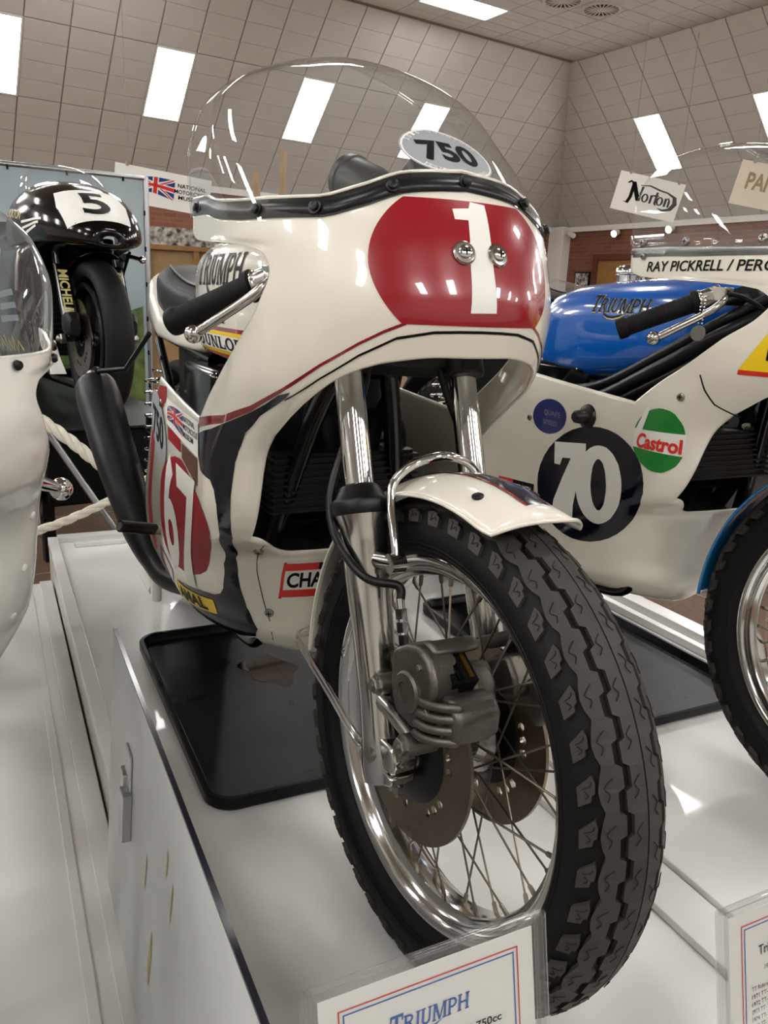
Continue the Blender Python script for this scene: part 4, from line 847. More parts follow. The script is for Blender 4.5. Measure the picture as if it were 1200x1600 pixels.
# chain on the rear wheel, links one by one
root = obj('rear_sprocket', ring_y([(.05, -.004), (.092, -.004), (.095, 0), (.092, .004), (.05, .004)], 48), 'steel', BIKE, 35, M=T((-1.44, -.075, .337)))
g = G(); g.box((0, 0, 0), (.011, .010, .014)); g.cyl((0, -.007, 0), (0, .007, 0), .004); lm = mesh_of('chain_link', g, 'engine', 35)
pts = [(-1.44+.098*math.cos(a), .337+.098*math.sin(a)) for a in [math.radians(92+176*i/19) for i in range(20)]]
nst = 28
pts += [(-1.44+(.55*i/nst), .239+(.061+.0)*i/nst) for i in range(1, nst)]+[(-.89-.0+.04*math.cos(a), .345+.045*math.sin(a)) for a in [math.radians(-90+180*i/7) for i in range(8)]]+[(-.89-.55*i/nst, .39+.045*i/nst) for i in range(1, nst)]
for i, (x, z) in enumerate(pts):
    x2, z2 = pts[(i+1) % len(pts)]; link('chain_link', lm, root, T((x+1.44, 0, z-.337)) @ Matrix.Rotation(-math.atan2(z2-z, x2-x), 4, 'Y'))
# silencers
for s in (-1, 1):
    P = smooth_path([(-.80, s*.15, .285), (-.93, s*.195, .268), (-1.02, s*.212, .285), (-1.12, s*.224, .335), (-1.25, s*.236, .415), (-1.38, s*.25, .51), (-1.48, s*.26, .59), (-1.535, s*.266, .64), (-1.55, s*.267, .652)], 5); n = len(P)
    rr = [float(np.interp(i/(n-1), [0, .24, .38, .55, .78, .89, .965, 1], [.021, .026, .042, .054, .060, .054, .036, .026])) for i in range(n)]
    g = G(); g.tube(P, rr, 28); o = obj('silencer', g, 'pipe', BIKE, 60); d = (P[-1]-P[-3]).normalized()
    g = G(); g.tube([P[-1]-d*.01, P[-1]+d*.03], .019, 18); obj('tailpipe', g, 'steel', o, 40)
    q = P[int(n*.62)]; g = G(); g.tube([P[int(n*.86)]+Vector((.03, 0, .045)), (-1.42, s*.20, .70), (-1.34, s*.15, .80)], .007, 8); g.hexbolt(P[int(n*.86)]+Vector((.03, 0, .05)), (.5, 0, .8), .009, .006); obj('hanger', g, 'black_satin', o, 50)
    g = G(); g.tube([(-.84, s*.13, .40), (-.83, s*.25, .42)], .009, 10); fp = obj('foot_peg', g, 'steel', BIKE, 40); g = G(); g.tube([(-.835, s*.24, .42), (-.79, s*.315, .445)], .0125, 14); obj('peg_rubber', g, 'black_satin', fp, 40)
    g = G(); g.cyl((-.79, s*.315, .445), (-.788, s*.318, .446), .008); obj('peg_end', g, 'steel', fp)
# ---------------------------------------------------------------- stepped white plinths, trays, board, sign holders
def plinth(name, label, x0, x1, y0, y1, zt, rims, rim_h=.012):
    root = empty(name, label, 'plinth', T(((x0+x1)/2, (y0+y1)/2, ZF)), 'white display plinths'); o = -Vector(((x0+x1)/2, (y0+y1)/2, ZF))
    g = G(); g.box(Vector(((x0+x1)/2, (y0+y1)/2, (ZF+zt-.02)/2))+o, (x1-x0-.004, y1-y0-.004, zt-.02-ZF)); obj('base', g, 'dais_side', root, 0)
    g = G(); g.box(Vector(((x0+x1)/2, (y0+y1)/2, zt-.01))+o, (x1-x0, y1-y0, .02)); obj('top_board', g, 'dais', root, 0, .002)
    for a0, a1, b0, b1, h in rims: g = G(); g.box(Vector(((a0+a1)/2, (b0+b1)/2, zt+h/2))+o, (a1-a0, b1-b0, h)); obj('edging', g, 'dais', root, 0, .002)
    return root
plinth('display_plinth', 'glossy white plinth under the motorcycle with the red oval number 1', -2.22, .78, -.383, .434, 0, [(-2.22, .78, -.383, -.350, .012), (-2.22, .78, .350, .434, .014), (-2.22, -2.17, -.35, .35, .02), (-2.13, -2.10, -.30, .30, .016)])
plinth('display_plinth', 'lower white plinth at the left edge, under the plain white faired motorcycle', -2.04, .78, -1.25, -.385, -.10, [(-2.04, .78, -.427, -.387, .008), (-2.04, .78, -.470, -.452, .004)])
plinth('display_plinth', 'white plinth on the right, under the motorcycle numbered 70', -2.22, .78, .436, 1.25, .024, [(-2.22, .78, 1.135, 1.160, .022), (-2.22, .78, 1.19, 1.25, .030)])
# leaning grey board beside the middle plinth
y0, z0, y1, z1 = -.4075, -.091, -.3785, .372; X0, X1 = -.438, .74
bd = empty('fascia_board', 'pale grey board standing on edge along the left of the middle plinth', 'board', T((0, y0, z0)))
nb = Vector((0, -(z1-z0), (y1-y0))).normalized(); ub = Vector((0, y1-y0, z1-z0)); tb = .005
g = G(); q = [Vector((X0, 0, 0)), Vector((X1, 0, 0)), Vector((X1, 0, 0))+ub, Vector((X0, 0, 0))+ub]; g.add([p for p in q]+[p-nb*tb for p in q], [(0, 1, 2, 3), (7, 6, 5, 4), (0, 4, 5, 1), (1, 5, 6, 2), (2, 6, 7, 3), (3, 7, 4, 0)]); obj('panel', g, 'board', bd, 0)
g = G(); g.box(Vector(((X0+X1)/2, 0, 0))+ub-nb*tb/2+ub.normalized()*.001, (X1-X0, tb+.001, .004)); obj('dark_edge', g, 'navy', bd, 0)
bmap = plane_map((0, 0, 0), (1, 0, 0), ub); B3 = Matrix((Vector((1, 0, 0)), ub.normalized(), nb)).transposed()
for u, v, w, h, d in ((-.245, .300, .045, .115, .004), (-.232, .262, .030, .075, .014), (-.262, .285, .03, .06, .009)): g = G(); g.box(Vector((u, 0, 0))+ub.normalized()*v+nb*d/2, (w, h, d), B3); obj('latch', g, 'aluminium', bd, 0, .0015)
rnd = random.Random(5)
for cu, cv, w, h in ((-.055, .165, .008, .048), (-.10, .26, .004, .03), (.02, .36, .004, .02), (.05, .33, .003, .03)): poly_decal('glue_smear', [[(cu+w*math.cos(a)*(.6+.5*rnd.random())+.12*h*math.sin(a), cv+h*math.sin(a)*(.8+.3*rnd.random())) for a in [2*PI*k/18 for k in range(18)]]], bmap, 'glue', bd, 0, .0008)
# rubber drip trays
def tray(label, x0, x1, y0, y1, z):
    root = empty('drip_tray', label, 'tray', T(((x0+x1)/2, (y0+y1)/2, z)), 'black drip trays'); w, d = x1-x0, y1-y0
    R = lambda k, h: rbox(w-2*k, d-2*k, h, max(.055-k, .02), 8)
    g = G(); g.loft([R(.006, .0), R(0, .006), R(0, .024), R(.003, .027), R(.011, .027), R(.014, .024), R(.020, .007), R(.03, .0055)]); obj('tray', g, 'tray', root, 40); return root
tr = tray('black rubber drip tray with an oil puddle, under the middle motorcycle', -1.20, -.405, -.232, .262, .0005)
rnd = random.Random(11); g = G(); n = 40
pts = [(-.12+(.075+.014*math.sin(3*a+1)+.012*math.sin(7*a)+.006*rnd.random())*math.cos(a), .03+(.06+.012*math.sin(5*a)+.01*math.sin(2*a)+.006*rnd.random())*math.sin(a)) for a in [2*PI*k/n for k in range(n)]]
poly_decal('oil_puddle', [pts], lambda u, v, off: Vector((u, v, .0056+off)), 'oil', tr, 0, .0006)
rt = tray('black rubber drip tray under the motorcycle numbered 70', -1.12, -.315, .565, 1.075, .0245)
smap = lambda u, v, off: Vector((u, v, .0056+off))
for pp in ([(.05, -.02), (.12, -.055), (.2, -.07), (.27, -.065)], [(.12, .04), (.2, .025), (.26, .0)]): poly_decal('scuff', stroke(pp, .005), smap, 'grey_cloth', rt, 0, .0004)
# acrylic sign holders, facing the visitor
def sign_holder(label, x, yc, zt, w=.215, h=.305, tilt=.22):
    root = empty('sign_holder', label, 'sign', T((x, yc, zt)) @ Matrix.Rotation(-tilt, 4, 'Y'), 'acrylic sign holders')      # local: y right, z up, +x towards the visitor; origin at the top edge
    g = G(); g.box((.004, 0, -h/2), (.003, w, h)); obj('front_sheet', g, 'acrylic', root, 0, .001); g = G(); g.box((-.004, 0, -h/2), (.003, w, h)); obj('back_sheet', g, 'acrylic', root, 0, .001)
    g = G(); g.box((0, 0, -h/2+.002), (.001, w-.018, h-.024)); pp = obj('paper', g, 'paper', root, 0)
    for yy in (-w/2, w/2): g = G(); g.tube([(.0, yy, 0), (.0, yy, -h)], .0055, 8); obj('side_fold', g, 'acrylic', root, 50)
    g = G(); g.tube([(0, -w/2, 0), (0, w/2, 0)], .003, 8); obj('top_edge', g, 'acrylic', root, 50)
    g = G(); c, s = math.cos(tilt), math.sin(tilt); g.box((-.03, 0, -h-.002), (.09, w, .004)); obj('foot', g, 'acrylic', root, 0, .001)
    L = (zt-.004)/c-h; g = G(); g.box((-.03, 0, -h-L/2-.002), (.05, w*.5, L-.012), None); obj('stand_block', g, 'dais_side', root, 0, .004)
    return root, pp, lambda u, v, off: Vector((.0006+off, u, v))
sr, pp, sm_ = sign_holder('acrylic sign holder with a blue wordmark sheet, in front of the front wheel', .372, -.2425, .405)
def frame_lines(pm, parent, w, h, m, t):
    for a, b, c, d in ((-w/2, w/2, -.0, -t), (-w/2, -w/2+t, 0, -h), (w/2-t, w/2, 0, -h)): poly_decal('border_line', [[(a, c-.022-.004*(m == 'logo_blue')), (b, c-.022-.004*(m == 'logo_blue')), (b, d-.022-.004*(m == 'logo_blue')), (a, d-.022-.004*(m == 'logo_blue'))]], pm, m, parent, 0, .0004)
frame_lines(sm_, pp, .166, .24, 'decal_red', .0013); frame_lines(sm_, pp, .158, .236, 'logo_blue', .0013)
ps, w = triumph_polys(); decal('wordmark', fit_bm(polys_bm(ps), w, -.004, -.052, .074, .014, .0), sm_, 'logo_blue', pp, 0, .0006)
text_decal('sheet_text', 'WORKS 750cc', sm_, 'ink', .030, -.077, .068, .0065, pp, bold=.02, off=.0006)
sr, pp, sm_ = sign_holder('acrylic sign holder with a list of riders, cut off at the right edge', .402, .168, .361)
frame_lines(sm_, pp, .164, .24, 'decal_red', .0013); frame_lines(sm_, pp, .156, .236, 'logo_blue', .0013)
text_decal('sheet_text', 'Triumph', sm_, 'ink', -.038, -.053, .041, .010, pp, bold=.01, off=.0006); text_decal('sheet_text', '1970 Triumph', sm_, 'ink', -.034, -.072, .034, .0045, pp, shear=.2, off=.0006)
for k, s in enumerate(('TT Riders-', '1971 TT- Ray', '1972 TT- Ray', '1973 TT- Tony', '1974 TT- Mick', '1975 TT- Dave')): text_decal('sheet_text', s, sm_, 'ink', -.069+(.012 if k == 0 else .0165), -.090-.0078*k, .024 if k == 0 else .033, .0045, pp, off=.0006)
# ---------------------------------------------------------------- neighbouring motorcycles: same works fairing, own colours and markings
def copy_part(o, parent):
    c = o.copy(); COL.objects.link(c); c.parent = parent
    for ch in o.children: copy_part(ch, c)
    return c
def recolour(o, m):
    o.data = o.data.copy(); o.data.materials[0] = MATS[m]
    for ch in o.children:
        if ch.name.split('.')[0] in ('rolled_edge',): ch.data = ch.data.copy(); ch.data.materials[0] = MATS[m]
SRC = list(BIKE.children)
def base(o): return o.name.split('.')[0]
def clone_bike(root, skip=(), move={}):
    out = {}
    for o in SRC:
        if base(o) in skip or base(o) in ('fairing', 'windscreen', 'fuel_tank'): continue
        c = copy_part(o, root); out.setdefault(base(o), []).append(c)
        if base(o) in move: c.matrix_basis = T(move[base(o)]) @ c.matrix_basis
    return out
# ---- right: number 70 with the blue tank
RB = empty('racing_motorcycle', 'racing motorcycle with blue fuel tank and black number 70 disc on its fairing', 'motorcycle', T((.07, .82, .024)))
parts = clone_bike(RB, ('foot_peg', 'rev_counter', 'instrument_bracket', 'rear_stay'), {'handlebar': (-.075, 0, -.012)})
for o in parts['front_mudguard']:
    recolour(o, 'fender_blue')
    for ch in list(o.children):
        if 'stripe' in ch.name or 'line' in ch.name: bpy.data.objects.remove(ch)
BACK2 = [(.72, -.41), (.76, -.36), (.80, -.30), (.85, -.235), (.885, -.185), (.910, -.168), (.930, -.19), (.938, -.24), (.944, -.34), (.950, -.44), (.962, -.475), (1.06, -.48)]
TOP2 = [(0, 1.03), (.2, 1.023), (.37, 1.005), (.5, .995), (.78, .988), (1, .988), (1.25, .990), (1.5, .990)]
FAIR2 = Fairing(TAB, BACK2, LOW, TOP2, ARCH); FAIR2.szt = 1.215
fr_ = fair_obj(fairing_mesh(FAIR2, 'fairing'), RB); scr2 = link('windscreen', screen_mesh(FAIR2, 'windscreen'), RB)
flank2 = lambda u, v, off: FAIR2.at(-FAIR2.wx(u, v), v, off)
nose2 = lambda u, v, off: FAIR2.at(math.copysign(max(FAIR2.wy(u, v), 1e-4), u), v, off)
g = G(); g.loft(super_loft([(-.905, 0, .80, .06, .03, .04), (-.90, 0, .80, .10, .07, .07), (-.875, 0, .81, .135, .100, .088), (-.83, 0, .82, .152, .113, .100), (-.76, 0, .825, .161, .122, .108), (-.66, 0, .83, .165, .124, .105), (-.58, 0, .835, .165, .123, .10), (-.48, 0, .845, .162, .114, .093), (-.38, 0, .855, .148, .102, .08), (-.31, 0, .86, .12, .09, .065), (-.28, 0, .862, .09, .07, .05), (-.275, 0, .865, .05, .05, .04)], 48, 3.2)); tk = obj('fuel_tank', g, 'blue', RB, 60)
tank_cap(tk, -.70, -.02, .951, r=.036); tank_cap(tk, -.55, .03, .955, r=.034)
tmap = bvh_map(tk, (0, -.1, 0), (1, 0, 0), (0, 0, 1))
ps, w = triumph_polys(); decal('tank_logo', fit_bm(polys_bm(ps), w, -.575, .896, .175, .031), tmap, 'pale_gold', tk, .012, .0010)
ps, w = triumph_polys(); decal('tank_logo', fit_bm(polys_bm(ps), w, -.576, .8966, .175, .029), tmap, 'ink', tk, .012, .0016)
def dec2(name, polys, mp, m, off=.0008, grid=.012): return poly_decal(name, polys, mp, m, fr_, grid, off)

wE2 = FAIR2.wx(SXR+.004, 1.0); g = G(); g.loft([[FAIR2.at(-wE2+2*wE2*k/80, FAIR2.ztop(abs(-wE2+2*wE2*k/80))+dz, off) for k in range(81)] for dz, off in ((-.001, .0045), (.018, .006), (.034, .0045))], closed=False); obj('screen_strip', g, 'acrylic', scr2, 60, solid=.002)
g = G(); g.loft([[FAIR2.at(-wE2+2*wE2*k/80, FAIR2.ztop(abs(-wE2+2*wE2*k/80))+dz, off) for k in range(81)] for dz, off in ((-.004, .0012), (.008, .0016), (.012, .0012))], closed=False); obj('metal_strip', g, 'aluminium', scr2, 60, solid=.001)
g = G(); g.tube([screen_pt(FAIR2, -wE2, 1-(1-i/30)**1.35) for i in range(31)]+[screen_pt(FAIR2, wE2, 1-(1-i/30)**1.35) for i in range(29, -1, -1)], .0022, 6); obj('screen_edge', g, 'acrylic', scr2, 60)
for w in (-1.40, -1.05, -.72, -.45, -.2, .2, .45, .72, 1.05, 1.40):
    z = FAIR2.ztop(abs(w))+.020; p = FAIR2.at(w, z, .007); n = FAIR2.nrm(abs(w), z, -1 if w < 0 else 1); screw(scr2, p, n, .0075, .005, 'steel')
p = FAIR2.at(-1.42, .987, .002); screw(scr2, p, FAIR2.nrm(1.42, .987), .006, .004, 'steel')
dec2('number_disc', [[(-0.37, 0.566), (-0.371, 0.586), (-0.376, 0.604), (-0.387, 0.62), (-0.404, 0.633), (-0.424, 0.643), (-0.447, 0.651), (-0.472, 0.655), (-0.499, 0.656), (-0.528, 0.653), (-0.557, 0.647), (-0.585, 0.637), (-0.612, 0.623), (-0.636, 0.606), (-0.657, 0.587), (-0.674, 0.565), (-0.687, 0.541), (-0.693, 0.517), (-0.692, 0.494), (-0.687, 0.471), (-0.675, 0.451), (-0.658, 0.434), (-0.637, 0.42), (-0.612, 0.41), (-0.586, 0.404), (-0.561, 0.401), (-0.536, 0.402), (-0.514, 0.406), (-0.492, 0.414), (-0.472, 0.425), (-0.455, 0.439), (-0.44, 0.455), (-0.424, 0.475), (-0.408, 0.497), (-0.386, 0.522), (-0.374, 0.545)]], flank2, 'navy', .0010)
SEV = [(-0.639, 0.602), (-0.534, 0.616), (-0.531, 0.591), (-0.548, 0.542), (-0.559, 0.476), (-0.558, 0.437), (-0.633, 0.421), (-0.627, 0.473), (-0.602, 0.53), (-0.579, 0.576), (-0.607, 0.572), (-0.614, 0.555), (-0.634, 0.554)]
dec2('race_number', [SEV], flank2, 'white_decal', .0018)
ZO = [(-0.417, 0.555), (-0.42, 0.568), (-0.425, 0.58), (-0.431, 0.592), (-0.44, 0.601), (-0.449, 0.609), (-0.46, 0.615), (-0.471, 0.619), (-0.483, 0.62), (-0.496, 0.619), (-0.507, 0.616), (-0.519, 0.61), (-0.529, 0.602), (-0.538, 0.592), (-0.546, 0.58), (-0.551, 0.567), (-0.555, 0.553), (-0.557, 0.538), (-0.556, 0.523), (-0.553, 0.509), (-0.548, 0.496), (-0.541, 0.484), (-0.532, 0.474), (-0.522, 0.466), (-0.511, 0.46), (-0.502, 0.456), (-0.493, 0.454), (-0.484, 0.455), (-0.475, 0.459), (-0.466, 0.465), (-0.456, 0.474), (-0.448, 0.484), (-0.438, 0.497), (-0.427, 0.512), (-0.42, 0.527), (-0.417, 0.541)]
ZI = [(-0.461, 0.545), (-0.463, 0.554), (-0.465, 0.562), (-0.467, 0.57), (-0.471, 0.577), (-0.474, 0.583), (-0.478, 0.587), (-0.483, 0.59), (-0.487, 0.592), (-0.491, 0.592), (-0.495, 0.59), (-0.498, 0.587), (-0.501, 0.583), (-0.504, 0.577), (-0.506, 0.57), (-0.507, 0.562), (-0.508, 0.553), (-0.508, 0.544), (-0.508, 0.534), (-0.506, 0.525), (-0.504, 0.516), (-0.501, 0.508), (-0.498, 0.501), (-0.494, 0.495), (-0.49, 0.491), (-0.486, 0.488), (-0.483, 0.486), (-0.479, 0.486), (-0.475, 0.488), (-0.472, 0.491), (-0.468, 0.496), (-0.464, 0.503), (-0.462, 0.51), (-0.461, 0.518), (-0.46, 0.527), (-0.46, 0.536)]
dec2('race_number', [[ZO[k], ZO[(k+1) % 36], ZI[(k+1) % 36], ZI[k]] for k in range(36)], flank2, 'white_decal', .0018)
# petrol firm's roundel: green disc, white bar and letter stem, red name
dec2('roundel', [[(-0.303, 0.662), (-0.302, 0.672), (-0.303, 0.681), (-0.304, 0.689), (-0.307, 0.697), (-0.311, 0.703), (-0.315, 0.709), (-0.322, 0.713), (-0.329, 0.715), (-0.338, 0.716), (-0.346, 0.716), (-0.355, 0.714), (-0.365, 0.71), (-0.374, 0.705), (-0.381, 0.699), (-0.388, 0.692), (-0.394, 0.684), (-0.398, 0.675), (-0.401, 0.666), (-0.402, 0.656), (-0.401, 0.646), (-0.398, 0.637), (-0.394, 0.628), (-0.388, 0.62), (-0.382, 0.613), (-0.375, 0.607), (-0.368, 0.602), (-0.362, 0.598), (-0.355, 0.595), (-0.349, 0.594), (-0.342, 0.594), (-0.336, 0.596), (-0.33, 0.6), (-0.325, 0.604), (-0.319, 0.61), (-0.315, 0.617), (-0.311, 0.625), (-0.308, 0.634), (-0.306, 0.643), (-0.304, 0.653)]], flank2, 'white_decal', .0010)
for pl_ in ([(-0.303, 0.673), (-0.303, 0.681), (-0.304, 0.689), (-0.307, 0.697), (-0.311, 0.703), (-0.315, 0.709), (-0.322, 0.713), (-0.329, 0.715), (-0.338, 0.716), (-0.346, 0.716), (-0.355, 0.714), (-0.365, 0.71), (-0.374, 0.705), (-0.381, 0.699), (-0.388, 0.692), (-0.394, 0.684), (-0.398, 0.675), (-0.399, 0.671)], [(-0.398, 0.636), (-0.394, 0.628), (-0.388, 0.62), (-0.382, 0.613), (-0.375, 0.607), (-0.368, 0.602), (-0.362, 0.598), (-0.355, 0.595), (-0.349, 0.594), (-0.342, 0.594), (-0.336, 0.596), (-0.33, 0.6), (-0.325, 0.604), (-0.319, 0.61), (-0.315, 0.617), (-0.311, 0.625), (-0.309, 0.63)]): dec2('roundel_green', [pl_], flank2, 'green', .0016)
dec2('roundel_stem', [[(-0.397, 0.667), (-0.38, 0.668), (-0.366, 0.715), (-0.375, 0.713)]], flank2, 'white_decal', .0022)
text_decal('roundel_name', 'Castrol', flank2, 'decal_red', -0.3480, 0.6498, 0.0820, 0.0264, fr_, bold=.035, shear=.15, rot=-0.024, grid=.012, off=.0022)
dec2('blue_sticker', [ell(-.671, .653, .062, .0385, 0.1)], flank2, 'deep_blue', .0010); text_decal('sticker_text', 'QUAIFE', flank2, 'slate', -.66, .661, .06, .011, fr_, grid=.02, off=.0016); text_decal('sticker_text', 'SPEED', flank2, 'slate', -.665, .640, .05, .010, fr_, grid=.02, off=.0016)
dec2('sponsor_sticker', [[(-.855, .478), (-.705, .490), (-.702, .405), (-.85, .40)]], flank2, 'ink', .0010); dec2('sponsor_sticker', [[(-.855, .478), (-.79, .484), (-.79, .462), (-.855, .456)]], flank2, 'decal_red', .0016); dec2('sponsor_sticker', [[(-.84, .448), (-.715, .458), (-.715, .412), (-.84, .41)]], flank2, 'white_decal', .0016)
text_decal('sticker_text', 'EQUIPPED WITH', flank2, 'white_decal', -.765, .471, .10, .010, fr_, bold=.02, rot=.08, grid=.02, off=.0020)
tbm, tw = text_bm('RAY PICKRELL / PERCY', .018, .35)
def wing_map(u, v, off):
    """along the wing and round the nose by arc length"""
    return FAIR2.at(-ARC(u), v, off)
_ws = np.linspace(.1, 1.5, 200); _pp = np.array([FAIR2.S(w, .97) for w in _ws]); _al = np.concatenate([[0], np.cumsum(np.linalg.norm(np.diff(_pp, axis=0), axis=1))]); _al = _al[-1]-_al
ARC = lambda u: float(np.interp(-u, -_al, _ws))
decal('rider_names', fit_bm(tbm, tw, .172, .9685, .285, .0175), wing_map, 'ink', fr_, .012, .0010)
dec2('yellow_sticker', [[(-.205, .800), (-.10, .800), (-.075, .87), (-.16, .87)]], flank2, 'yellow', .0010); dec2('yellow_sticker', [[(-.207, .792), (-.10, .792), (-.10, .800), (-.205, .800)]], flank2, 'decal_red', .0010); text_decal('sticker_text', 'LUCAS', flank2, 'ink', -.125, .835, .08, .03, fr_, bold=.03, shear=.2, grid=.02, off=.0016)
dec2('seam', stroke([(-.27, .785), (-.262, .76), (-.25, .735), (-.225, .715)], .003), flank2, 'ink', .0006)
for x, z in ((-.305, .742), (-.228, .700), (-.745, .640)): p = flank2(x, z, .001); screw(fr_, p, FAIR2.nrm(FAIR2.wx(x, z), z), .0075, .004, 'steel', 'fastener')
p = Vector(flank2(-.54, .672, .0)); n = Vector(FAIR2.nrm(FAIR2.wx(-.54, .672), .672)); g = G(); g.lathe([(.026, 0), (.024, .006), (.016, .010), (.013, .032), (.009, .036)], p, n, 16); obj('crash_bung', g, 'black_satin', fr_, 40)
# ignition tag hanging from the bar
g = G(); g.lathe([(.0135, -.001), (.0135, .001)], (-.285, -.235, .855), (.3, -1, 0), 20); tg = obj('metal_tag', g, 'steel', RB)
for sgn in (-1, 1):
    for k in range(9): g = G(); g.ball((-.285+sgn*.004, -.233, .872+.0055*k), .0022, 6); obj('bead', g, 'chrome', tg, 60)
for k, (yy, zz) in enumerate(((-.17, .70), (-.155, .73), (-.165, .675))):
    g = G(); g.tube(smooth_path([(-.78, yy, zz-.03), (-.6, yy-.01, zz), (-.42, yy-.02, zz+.08), (-.30, yy, zz+.15), (-.24, yy+.06, zz+.2)], 6), .013-.002*k, 10); obj('breather_hose', g, 'black_satin', RB, 60)
g = G(); g.lathe([(.022, 0), (.022, .05), (.018, .055)], (-.215, -.097, .925), SAX, 20); obj('fork_top', g, 'alloy', RB)
# ---- left: plain white one, cut by the frame
def sq(t): return [(z if z <= .72 else .72+(z-.72)*.75, *r) for z, *r in t]
BL = pchip([.26, .3, .4, .5, .6, .7, .8, .85, .9, 1.0], [.02, .13, .18, .215, .232, .242, .257, .264, .268, .264])
TAB3 = [(z, xc, a, (BL(z) if z > .27 else .02), n) for z, xc, a, b, n in sq(TAB)]
FAIR3 = Fairing(TAB3, sq(BACK), LOW, [(w, .72+(z-.72)*.75) for w, z in TOP], [(w, .72+(z-.72)*.75 if z > .72 else z) for w, z in ARCH]); FAIR3.szt = 1.17
LB = empty('racing_motorcycle', 'plain white faired motorcycle cut off by the left edge of the view', 'motorcycle', T((-.02, -.72, -.10)))
clone_bike(LB, ('rev_counter', 'instrument_bracket', 'handlebar', 'foot_peg', 'silencer'), {'seat': (0, 0, -.04)})
f3 = fair_obj(fairing_mesh(FAIR3, 'fairing', ('white_paint',)), LB); scr3 = link('windscreen', screen_mesh(FAIR3, 'windscreen'), LB); make_tank(LB, 'white_paint', T((0, 0, -.10)))
wE3 = FAIR3.wx(SXR+.004, .945); g = G(); g.tube([screen_pt(FAIR3, -wE3, 1-(1-i/30)**1.35) for i in range(31)]+[screen_pt(FAIR3, wE3, 1-(1-i/30)**1.35) for i in range(29, -1, -1)], .0022, 6); obj('screen_edge', g, 'acrylic', scr3, 60)
for w in (.35, .6, .85, 1.1, 1.35):
    z = FAIR3.ztop(w)-.012; p = FAIR3.at(w, z, .003); n = FAIR3.nrm(w, z, 1); g = G(); g.lathe([(.006, 0), (.006, .003), (.004, .006)], p, n, 12); obj('bolt', g, 'black_satin', scr3)
for x, z in ((-.32, .70), (-.335, .62), (-.36, .54), (-.40, .47)): p = FAIR3.at(FAIR3.wx(x, z), z, .0); g = G(); g.lathe([(.006, 0), (.006, .002), (.003, .0035)], p, FAIR3.nrm(FAIR3.wx(x, z), z, 1), 12); obj('rivet', g, 'white_paint', f3)
g = G(); g.tube([(-.36, .18, .765), (-.46, .245, .715), (-.52, .278, .690)], [.010, .012, .009], 12); gl = obj('lever_arm', g, 'chrome', LB, 50); g = G(); g.ball((-.528, .283, .686), .019, 16); obj('ball_end', g, 'chrome', gl, 60)
g = G(); g.tube([(-.38, .18, .785), (-.50, .245, .735)], .016, 14); obj('grip', g, 'black_satin', gl, 50)
g = G(); g.add([(-.42, .262, .935), (-.45, .282, .93), (-.465, .288, .905), (-.44, .272, .90)], [(0, 1, 2, 3)]); g.add([(-.44, .272, .90), (-.465, .288, .905), (-.46, .296, .88), (-.435, .272, .882)], [(0, 1, 2, 3)]); obj('tape_flap', g, 'paper', scr3, 0, solid=.001)
# ---------------------------------------------------------------- behind: black racer, backdrop, hanging signs, ropes
def px_dir(x, y): return ((_r2*((x-600)/FPX)-_u2*((y-800)/FPX)+_f)).normalized()
def place(x, y, d): return CAM+px_dir(x, y)*d       # used once to survey where the far things stand
HUB = Vector((-2.745, -.112, .70)); BR = .32; HEAD = math.radians(10)
KB = empty('racing_motorcycle', 'black racing motorcycle with white number 5 panel, standing before the grey backdrop', 'motorcycle', T((HUB.x, HUB.y, HUB.z-BR)) @ RZ(HEAD))
g = G(); g.loft(super_loft([(.21, 0, .70, .03, .02, .012), (.20, 0, .70, .07, .05, .025), (.15, 0, .71, .125, .095, .04), (.06, 0, .72, .175, .145, .05), (-.06, 0, .73, .21, .185, .065), (-.20, 0, .735, .228, .21, .09), (-.34, 0, .735, .235, .225, .12), (-.46, 0, .73, .235, .225, .14)], 40, 2.3), caps=False); kf = obj('fairing', g, 'black_gloss', KB, 60, solid=.004)
km = bvh_map(kf, (.06, -.02, .83), (0, 1, 0), (-.60, 0, .80))
dq = [(-.115, -.115), (.115, -.115), (.13, .0), (.115, .10), (-.115, .10), (-.13, .0)]
poly_decal('number_panel', [dq], km, 'white_decal', kf, .02, .002); text_decal('race_number', '5', km, 'ink', .0, -.005, .105, .145, kf, bold=.02, grid=.02, off=.004)
km2 = bvh_map(kf, (-.22, -.2, .80), (.9, -.25, 0), (0, .35, .94))
text_decal('maker_name', 'NORTON', km2, 'gold', -.10, -.01, .20, .035, kf, bold=.015, grid=.02, off=.002)
for k in range(3): poly_decal('silver_flash', stroke([(.02+.01*k, -.035-.022*k), (.10, -.020-.018*k), (.19-.015*k, .0-.016*k)], .009), km2, 'white_decal', kf, .02, .002)
